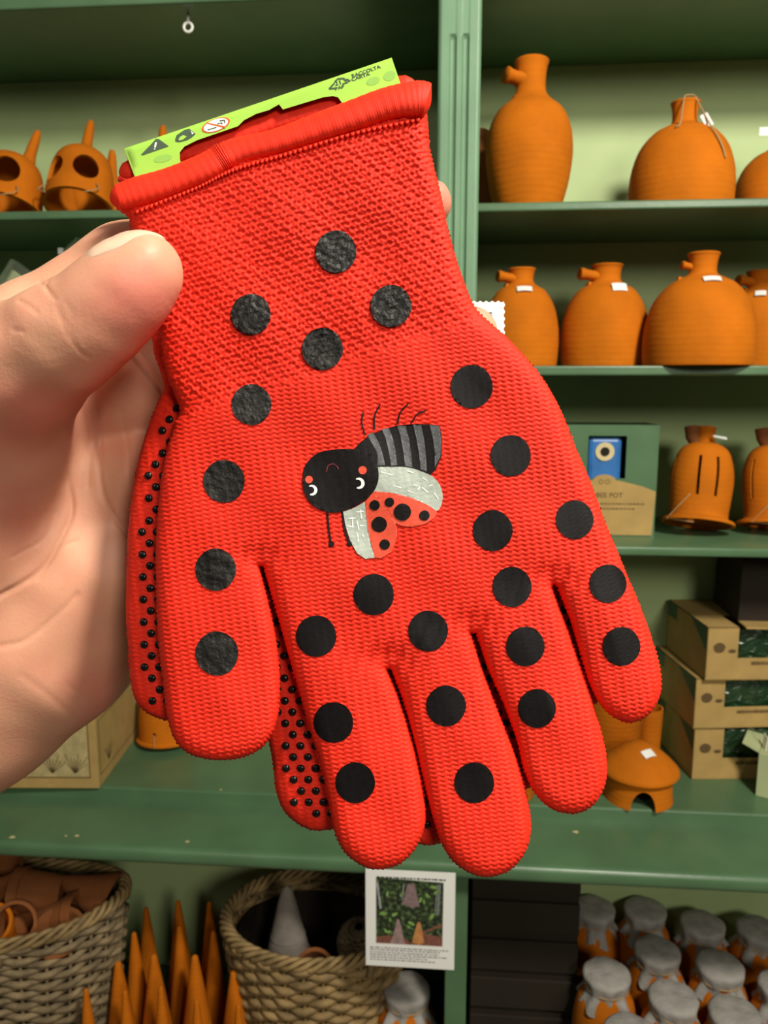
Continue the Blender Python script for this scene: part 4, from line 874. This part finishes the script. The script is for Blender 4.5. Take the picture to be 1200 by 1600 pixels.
for l in ([(620, 515), (690, 535)], [(775, 510), (810, 520)], [(690, 595), (740, 608)], [(775, 625), (815, 640)], [(810, 590), (840, 600)], [(835, 622), (850, 600)], [(860, 605), (895, 635)], [(865, 550), (895, 570)], [(930, 635), (955, 675)], [(900, 600), (920, 590)],
          [(480, 750), (520, 745)], [(500, 735), (505, 790)], [(450, 780), (455, 835)], [(430, 790), (470, 785)], [(420, 830), (460, 838)], [(480, 800), (490, 855)], [(495, 830), (520, 828)], [(480, 870), (488, 915)], [(510, 875), (518, 895)], [(480, 915), (492, 918)]):
    strip('feather_stroke', l, 1.7, 1.6, M['prw'], n=4)
# rubber grip dots on the rear glove, where it shows beside the front one
fi = dense(OUT, 6); RD = dense(RO, 4); kdr = KDTree(len(RD)); [kdr.insert((p[0], p[1], 0), i) for i, p in enumerate(RD)]; kdr.balance()
kdf = KDTree(len(fi)); [kdf.insert((p[0], p[1], 0), i) for i, p in enumerate(fi)]; kdf.balance()
gp = None; cnt_ = 0
gy = np.arange(600, 1330, 1.0)
for row in range(44):
    y = 620+row*17.6
    for c in range(36):
        x = 195+c*23+(11.5 if row % 2 else 0)+(y-620)*.018
        if y > 1322 or x > 1000: continue
        inr = inside_rows(RD, np.array([x]), np.array([y]))[0, 0]; dr = kdr.find((x, y, 0))[2]
        if not inr or dr < 20: continue
        inf = inside_rows(fi, np.array([x]), np.array([y]))[0, 0]; df = kdf.find((x, y, 0))[2]
        if inf and df > 12: continue
        z = hat(GR, x, y)+.6; cnt_ += 1
        if gp is None or True:
            V, Fc = lathe([(6.6, -1), (6.4, 1.6), (5.2, 3.4), (2.8, 4.4), (0, 4.7)], 10); V = [(x+v[0], y+v[1], z+v[2]) for v in V]
            mk('grip_dot', GW(V), [f[::-1] for f in Fc], M['rubber'], rear, True)
# ------------------------------------------------------------------ lime card folded over the cuff
E1 = np.array([612-194, 90-232.])/np.hypot(418, 142); E2 = np.array([-E1[1], E1[0]]); O2 = np.array([194, 232.]); LW = float(np.hypot(418, 142))
def st(x, y): d = np.array([x, y])-O2; return (d@E1, d@E2)
def card3(s, t_, lift=0):       # unrolled card: t>0 runs down the front, t<0 round the fold and down the back
    r = 7.; L_ = r*pi/2
    if t_ >= 0:
        a = min(t_/r, pi/2); d = r*(1-cos(a))+max(0, t_-L_); z = r*sin(a)
        nd, nz = -cos(a)*1.0, sin(a)
    else:
        a = min(-t_/r, pi/2); q_ = max(0, -t_-L_); d = r*(1-cos(a))+q_*.72; z = -r*sin(a)-q_*.72; nd, nz = -cos(a), -sin(a)
    d += nd*lift; z += nz*lift
    p = O2+E1*s+E2*d; return (p[0], p[1], z-6)
card = thing('paper_card', 'lime green folded card slotted over the cuff of the gloves', 'label', GW([(400, 160, 0)])[0])
rr_ = 7.; ex_ = rr_*pi/2-rr_
def U2(l): return [(s, t_+ex_) for s, t_ in (st(x, y) for x, y in l)]
cutp = U2([(284, 262), (281, 248), (281, 238), (288, 229), (308, 219), (340, 208), (372, 197), (381, 188), (400, 178), (420, 172), (436, 163), (442, 171), (475, 161), (505, 152), (520, 150), (528, 152), (534, 160), (536, 168)])
bot = [(LW, U2([(627, 124)])[0][1]+16), (U2([(536, 168)])[0][0], U2([(536, 172)])[0][1]+8)]
poly = [(0, -70), (LW, -70), (LW, 0), (LW, bot[0][1])]+[bot[1]]+cutp[::-1]+[(cutp[0][0]+1, cutp[0][1]+8), (2, U2([(195, 283)])[0][1]+12), (0, 0)]
P = np.array(poly); rows = np.concatenate([np.linspace(-60, -22, 4), np.linspace(-20, 22, 15), np.linspace(26, 70, 6)])
pts = [tuple(p) for p in poly]; n = len(pts)
I = inside_rows(P, np.arange(4, LW-2, 11.), rows)
for j, i in np.argwhere(I): pts.append((4+11.*i, rows[j]))
ed = [(i, (i+1) % n) for i in range(n)]
pts += [(0, float(v)) for v in rows[1:] if 0 < v < 40 or v < 0]+[(LW, float(v)) for v in rows if v < 25]
r = delaunay_2d_cdt([Vector(p) for p in pts], ed, [], 1, 1e-3)
A = [(v.x, v.y) for v in r[0]]; tri = [tuple(f) for f in r[2]]; m = len(A)
Vv = [card3(*a) for a in A]+[card3(*a, -1.6) for a in A]
cdo = mk('card_sheet', GW(Vv), [f[::-1] for f in tri]+[tuple(i+m for i in f) for f in tri], M['lime'], card, True)
cdo.data.materials.append(M['cardin'])
for i, pgn in enumerate(cdo.data.polygons):
    if i >= len(tri): pgn.material_index = 1
def on_card(name, V2, Fc, mt, lift=.5, flip=False): 
    return mk(name, GW([card3(s, t_+0., lift) for s, t_ in V2]), Fc, mt, card, False)
def cpoly(name, l, mt, lift=.5):
    q = U2(l); n = len(q); qq = np.array(q); gx_ = np.arange(qq[:, 0].min(), qq[:, 0].max(), 3.1)+.7; gy2 = np.arange(qq[:, 1].min(), qq[:, 1].max(), 2.6)+.5
    if len(gx_) and len(gy2): q = q+[(gx_[i], gy2[j]) for j, i in np.argwhere(inside_rows(qq, gx_, gy2))]
    r = delaunay_2d_cdt([Vector(p) for p in q], [(i, (i+1) % n) for i in range(n)], [], 1, 1e-3)
    return on_card(name, [(v.x, v.y) for v in r[0]], [tuple(f)[::-1] for f in r[2]], mt, lift)
def K(l): return [(x/5+180, y/5+80) for x, y in l]
cpoly('warning_triangle', K([(318, 682), (345, 688), (418, 742), (215, 812), (202, 808)]), M['cardink'])
cpoly('exclamation_mark', K([(312, 712), (326, 712), (318, 752), (304, 752)]), M['prw'], .9); cpoly('exclamation_mark', K([(304, 760), (314, 757), (312, 768), (303, 770)]), M['prw'], .9)
cpoly('hazard_symbol', K([(468, 690), (480, 655), (540, 615), (580, 605), (628, 645), (600, 672), (560, 695), (500, 710), (472, 705)]), M['cardink'])
cpoly('hazard_symbol', K([(495, 690), (505, 670), (530, 655), (560, 665), (530, 690), (500, 698)]), M['lime'], .9); cpoly('hazard_symbol', K([(585, 620), (615, 640), (600, 650), (595, 632)]), M['prw'], .9)
def ell(cx, cy, a, b_, rot, k=1.0): return [(cx+a*k*cos(t_)*cos(rot)-b_*k*sin(t_)*sin(rot), cy+a*k*cos(t_)*sin(rot)+b_*k*sin(t_)*cos(rot)) for t_ in np.linspace(0, 2*pi, 30, endpoint=False)]
cpoly('age_symbol_ring', K(ell(786, 577, 116, 50, -.35)), M['orange']); cpoly('age_symbol_disc', K(ell(786, 577, 116, 50, -.35, .86)), M['prw'], .8)
cpoly('age_symbol_bar', K([(705, 566), (715, 556), (865, 588), (858, 600)]), M['orange'], 1.1)
for a in ([(720, 612), (790, 590), (792, 598), (724, 618)], [(815, 540), (862, 535), (860, 543), (820, 548)], [(795, 565), (830, 555), (842, 565), (830, 572), (826, 563), (800, 572)], [(850, 548), (858, 546), (862, 556), (852, 560)]): cpoly('age_symbol_face', K(a), M['cardink'], 1.1)
cpoly('printed_blob', K(ell(372, 838, 72, 28, -.2)), M['limed'], .3)
def J(l): return [(x/4.615+440, y/4.615+80) for x, y in l]
cpoly('printed_blob', J(ell(660, 215, 50, 28, -.3)), M['limed'], .3); cpoly('printed_blob', J(ell(778, 178, 46, 34, -.4)), M['limed'], .3)
for a in ([(340, 265), (375, 228), (385, 235), (358, 262), (395, 262), (392, 272), (345, 276)], [(380, 215), (405, 192), (450, 190), (475, 212), (462, 220), (443, 202), (410, 204), (392, 220)], [(470, 195), (502, 212), (470, 232), (440, 240), (438, 232), (466, 222), (482, 212), (464, 204)]): cpoly('recycling_arrow', J(a), M['cardink'])
rot = math.atan2(E1[1], E1[0])
def ctext(name, s, x, y, size, squash=1.0, sx=1.0):
    V, Fc = text2d(s, size, size*.02); s0, t0 = U2([(x, y)])[0]
    return on_card(name, [(s0+a*sx, t0-b_*squash) for a, b_ in V], Fc, M['cardink'], .6)
x, y = J([(385, 250)])[0]; ctext('lettering', '21', x, y, 11, .85, 1.15)
x, y = J([(388, 283)])[0]; ctext('lettering', 'PAP', x, y, 8.5, .8, 1.1)
x, y = J([(508, 190)])[0]; ctext('lettering', 'RACCOLTA', x, y, 9.2, .8, .98)
x, y = J([(508, 216)])[0]; ctext('lettering', 'CARTA', x, y, 9.2, .8, 1.0)
# price tag behind the gloves
pt_ = thing('price_tag', 'white crimped price tag sticking out behind the glove at the pilaster', 'tag', hold(762, 520, .2135))
TD = .2135; seg = []; x0, y0, x1, y1 = 722, 471, 788, 590
for k in range(14): seg.append((x0+(x1-x0)*k/14, y0+(1.6 if k % 2 else -1.2)))
for k in range(22): seg.append((x1+(1.4 if k % 2 else -1.2), y0+(y1-y0)*k/22))
seg += [(x1, y1), (x0, y1)]
n = len(seg); V = [hold(x, y, TD) for x, y in seg]+[hold(x, y, TD+.0006) for x, y in seg]
mk('tag_sheet', V, [tuple(range(n)), tuple(range(2*n-1, n-1, -1))]+[(i, n+i, n+(i+1) % n, (i+1) % n) for i in range(n)], M['white'], pt_, False)
mk('plastic_thread', *tube(spl([hold(728, 480, TD-.0006), hold(700, 500, .203), hold(690, 470, .1935)], 10), .0003, 5), M['prw'], pt_, True)
for k in range(7):
    y = 488+k*4; mk('barcode_bar', [hold(a, b_, TD-.0002) for a, b_ in ((764, y), (769, y), (769, y+2.2), (764, y+2.2))], [(0, 1, 2, 3)], M['strg'], pt_, False)

# ================================================================== HAND
def cs(px, py, D): return np.array([(px-600)/FP*D, -(py-800)/FP*D, D])
CH = {
 'thumb': [(226, 424, .1640, 59), (196, 452, .1640, 68), (150, 496, .1655, 73), (98, 532, .1680, 82), (28, 580, .1740, 98), (-60, 650, .184, 118)],
 'index': [(-120, 655, .197, 105), (55, 530, .202, 84), (200, 425, .2035, 70), (420, 372, .2045, 62), (560, 345, .2045, 54), (667, 317, .2035, 39)],
 'middle': [(60, 640, .2130, 100), (200, 610, .2115, 84), (380, 560, .2080, 70), (580, 535, .2060, 58), (735, 522, .2045, 43)],
 'ring': [(60, 780, .217, 100), (230, 745, .214, 82), (420, 715, .209, 68), (600, 705, .206, 46)],
 'little': [(40, 900, .220, 100), (210, 880, .216, 80), (360, 865, .210, 62), (480, 860, .207, 44)],
 'thenar': [(28, 580, .1770, 96), (-20, 690, .190, 120), (-70, 830, .204, 150), (-150, 980, .222, 175)],
 'heel': [(118, 880, .2260, 165), (50, 975, .2255, 172), (-60, 1060, .2270, 178), (-260, 1200, .236, 185)],
 'palm': [(60, 620, .2170, 110), (105, 740, .2215, 130), (110, 860, .2260, 160)],
 'web': [(10, 560, .190, 90), (60, 640, .205, 92)],
 'wrist': [(-150, 980, .226, 190), (-300, 1140, .238, 200), (-460, 1290, .25, 205)],
}
prim = []
for k, c in CH.items():
    pts = [(cs(x, y, D), r*D/FP) for x, y, D, r in c]
    for a, b_ in zip(pts[:-1], pts[1:]): prim.append((a[0], b_[0], a[1], b_[1], k))
def chain_d(X, Y, Z, pr_):
    a, b_, ra, rb, _ = pr_; d = (b_-a).astype(np.float32); L2 = float(d@d)
    px, py, pz = X-a[0], Y-a[1], Z-a[2]; t_ = np.clip((px*d[0]+py*d[1]+pz*d[2])/L2, 0, 1)
    px -= t_*d[0]; py -= t_*d[1]; pz -= t_*d[2]; return np.sqrt(px*px+py*py+pz*pz)-(ra+t_*(rb-ra))
def sdf(X, Y, Z):
    G = {}
    for p in prim:
        d = chain_d(X, Y, Z, p); G[p[4]] = d if p[4] not in G else smin(G[p[4]], d, .004)
    fin = smin(smin(G['index'], G['middle'], .0022), smin(G['ring'], G['little'], .0022), .0022)
    pal = smin(smin(G['palm'], G['heel'], .012), G['wrist'], .02); pal = smin(pal, G['thenar'], .0045)
    pal = smin(pal, fin, .006); pal = smin(pal, G['web'], .006)
    return smin(pal, G['thumb'], .0035)
def smin(a, b_, k):
    h = np.clip(.5+.5*(b_-a)/k, 0, 1); return b_*(1-h)+a*h-k*h*(1-h)
vx = .00105
lo = cs(-330, 1420, .24); lo = np.array([-.155, -.135, .145]); hi = np.array([.030, .085, .262])
gx, gy_, gz = [np.arange(lo[i], hi[i], vx, dtype=np.float32) for i in range(3)]
Xg, Yg_, Zg = np.meshgrid(gx, gy_, gz, indexing='ij')
S = sdf(Xg, Yg_, Zg).astype(np.float32)
S = np.maximum(S, -(Xg-(lo[0]+2*vx))); S = np.maximum(S, -(Yg_-(lo[1]+2*vx))); S = np.maximum(S, Zg-(hi[2]-3*vx))
def nets(S, lo, vx):
    s = S < 0; nx, ny, nz = S.shape
    c = np.zeros((nx-1, ny-1, nz-1), int)
    for i in (0, 1):
        for j in (0, 1):
            for k in (0, 1): c += s[i:nx-1+i, j:ny-1+j, k:nz-1+k]
    act = (c > 0) & (c < 8); idx = np.argwhere(act); vid = -np.ones(act.shape, int); vid[act] = np.arange(len(idx))
    acc = np.zeros((len(idx), 3)); num = np.zeros(len(idx)); I, J_, K_ = idx.T
    for ax in range(3):
        o1, o2 = [q for q in range(3) if q != ax]
        for a in (0, 1):
            for b_ in (0, 1):
                o = [0, 0, 0]; o[o1] = a; o[o2] = b_; e_ = list(o); e_[ax] = 1
                v0 = S[I+o[0], J_+o[1], K_+o[2]]; v1 = S[I+e_[0], J_+e_[1], K_+e_[2]]; m_ = (v0 < 0) != (v1 < 0)
                t_ = np.where(m_, v0/(v0-v1+1e-20), 0); p = np.tile(np.array(o, float), (len(idx), 1)); p[:, ax] = t_
                acc[m_] += p[m_]; num[m_] += 1
    V = (idx+acc/np.maximum(num, 1)[:, None])*vx+lo; Fs = []
    for ax in range(3):
        o1, o2 = (ax+1) % 3, (ax+2) % 3
        sl0 = [slice(1, -1)]*3; sl0[ax] = slice(0, -1); sl1 = [slice(1, -1)]*3; sl1[ax] = slice(1, None)
        A0, A1 = s[tuple(sl0)], s[tuple(sl1)]; ch = np.argwhere(A0 != A1); fl = A0[A0 != A1]
        off = np.ones(3, int); off[ax] = 0; ch = ch+off
        def g(a, b_): q = ch.copy(); q[:, o1] -= a; q[:, o2] -= b_; return vid[q[:, 0], q[:, 1], q[:, 2]]
        q = np.stack([g(1, 1), g(0, 1), g(0, 0), g(1, 0)], 1); q[~fl] = q[~fl][:, ::-1]; Fs.append(q)
    return V, np.vstack(Fs)
Vh, Fh = nets(S, lo, vx)
def c2w(V): V = np.asarray(V).reshape(-1, 3); return EYE+CR*V[:, 0:1]+CU*V[:, 1:2]+CF*V[:, 2:3]
hand = thing('person', 'left hand with bare skin pinching the red gloves between thumb and fingers', 'person', c2w([cs(-100, 1000, .22)])[0])
tmp = mk('tmp', Vh, Fh, M['skin'], None, True); sm = tmp.modifiers.new('s', 'SMOOTH'); sm.iterations = 3; sm.factor = .5
ss = tmp.modifiers.new('u', 'SUBSURF'); ss.levels = 1; bpy.context.view_layer.update()
em = bpy.data.meshes.new_from_object(tmp.evaluated_get(bpy.context.evaluated_depsgraph_get())); bpy.data.objects.remove(tmp)
nv = len(em.vertices); A = np.empty(nv*3, np.float32); em.vertices.foreach_get('co', A); A = A.reshape(-1, 3).astype(float)
Nn = np.empty(nv*3, np.float32); em.vertices.foreach_get('normal', Nn); Nn = Nn.reshape(-1, 3).astype(float)
PX = A[:, 0]/A[:, 2]*FP+600; PY = -A[:, 1]/A[:, 2]*FP+800; front = np.clip(-Nn[:, 2]*1.6, 0, 1)
# skin creases: (polyline, half-width px, depth mm, min/max depth of the surface they run on)
CRS = [([(99, 700), (109, 762), (112, 800), (97, 837), (64, 890), (0, 931), (-60, 960)], 4.5, .75, .18, .3), ([(157, 640), (156, 725), (165, 781), (199, 837)], 4, .6, .18, .3), ([(207, 550), (228, 580), (250, 612)], 4.5, .7, .18, .3),
       ([(34, 1055), (80, 1090), (127, 1130)], 6, .12, .18, .3), ([(105, 1070), (154, 1107)], 5, .10, .18, .3), ([(0, 1010), (40, 1000), (90, 960), (120, 930)], 5, .25, .18, .3), ([(60, 905), (90, 860), (120, 845)], 3, .25, .18, .3),
       ([(88, 480), (105, 520), (125, 548), (140, 560)], 2.8, .14, .0, .18), ([(96, 495), (112, 515), (118, 530)], 2.2, .08, .0, .18), ([(104, 470), (112, 490)], 2.2, .08, 0, .18), ([(30, 470), (45, 478), (58, 488)], 3, .18, 0, .3), ([(62, 440), (75, 452), (84, 466)], 3, .2, 0, .3), ([(75, 438), (70, 446), (76, 462)], 2.5, .15, 0, .3), ([(20, 515), (36, 518)], 2.5, .2, 0, .18),
       ([(130, 640), (140, 700), (138, 760)], 3, .22, .18, .3), ([(190, 640), (200, 700), (203, 760)], 3, .25, .18, .3), ([(20, 870), (70, 840), (85, 800)], 3.5, .2, .18, .3)]
dsp = np.zeros(nv)
for pl, w_, dep, d0, d1 in CRS:
    Pp = spl(pl, 40); dm = np.full(nv, 1e9)
    for a, b_ in zip(Pp[:-1], Pp[1:]):
        e_ = b_-a; L2 = e_@e_+1e-9; t_ = np.clip(((PX-a[0])*e_[0]+(PY-a[1])*e_[1])/L2, 0, 1); dm = np.minimum(dm, np.hypot(PX-a[0]-t_*e_[0], PY-a[1]-t_*e_[1]))
    sel = (A[:, 2] > d0) & (A[:, 2] < d1); dsp -= sel*dep*.001*(np.exp(-(dm/w_)**2)-.08*np.exp(-(dm/(w_*3))**2))*front
dsp += .00022*np.sin(PX*.05+1.2*np.sin(PY*.031))*np.sin(PY*.043+.7)*front
A += Nn*dsp[:, None]
fj = np.empty(len(em.polygons)*4, np.int32); em.polygons.foreach_get('vertices', fj)
ho = mk('hand_skin', c2w(A), fj.reshape(-1, 4), M['skin'], hand, True)
bl = np.exp(-(((PX-215)/75)**2+((PY-470)/60)**2))*.6*np.clip((.188-A[:, 2])/.008, 0, 1)+.55*np.exp(-(((PX-40)/80)**2+((PY-650)/60)**2))+.4*np.exp(-(((PX-20)/60)**2+((PY-790)/60)**2))+.45*np.exp(-((PX-690)/60)**2)+.5*np.exp(-(((PX-165)/50)**2+((PY-1110)/90)**2))
at = ho.data.attributes.new('blush', 'FLOAT', 'POINT')
if len(ho.data.vertices) == nv: at.data.foreach_set('value', bl.astype(np.float32))
# nail: a thin curved plate lying on the thumb
ax0 = cs(170, 452, .1640); ax1 = cs(236, 405, .1640); axd = (ax1-ax0)/np.linalg.norm(ax1-ax0); upv = np.array([-.575, .818, 0.]); upv -= axd*(upv@axd); upv /= np.linalg.norm(upv); fw = np.cross(axd, upv); fw = fw if fw[2] < 0 else -fw
def surf(o, d):
    ts = np.linspace(.003, .02, 240); P_ = o[None, :]+d[None, :]*ts[:, None]; v = sdf(*[P_[:, i].astype(np.float32) for i in range(3)]); k = np.argmax(v > 0); return ts[k]
nu, nvv = 22, 15; V = []
for layer in (0, 1):
    for i in range(nu+1):
        for j in range(nvv+1):
            u = i/nu; v = j/nvv*2-1; ln = 1-.10*v*v
            o = ax0+axd*(np.linalg.norm(ax1-ax0)*1.12)*(.02+(u)*ln*1.02 + (1-ln)*.35); half = radians(62)*(.86+.14*sin(pi*min(1, u*1.2))); an = v*half+radians(12)
            d = upv*cos(an)+fw*sin(an)+axd*1.5*u*u; d /= np.linalg.norm(d); R_ = surf(o, d); edge = min(1, 3*u)**.7*min(1, (1-abs(v))*4+.1)
            V.append(o+d*(R_+(-.0003+.00052*edge if layer == 0 else -.0011)))
Fc = []; m = (nu+1)*(nvv+1)
for i in range(nu):
    for j in range(nvv):
        a = i*(nvv+1)+j; Fc.append((a, a+1, a+nvv+2, a+nvv+1)); Fc.append((m+a, m+a+nvv+1, m+a+nvv+2, m+a+1))
for i in range(nu):
    for j in (0, nvv): a = i*(nvv+1)+j; Fc.append((a, a+nvv+1, m+a+nvv+1, m+a) if j == 0 else (a, m+a, m+a+nvv+1, a+nvv+1))
for j in range(nvv):
    a = nu*(nvv+1)+j; Fc.append((a, a+1, m+a+1, m+a)); Fc.append((j, m+j, m+j+1, j+1))
nl = mk('thumb_nail', c2w(V), Fc, M['nail'], hand, True)
print('grip dots', cnt_, 'hand verts', nv)
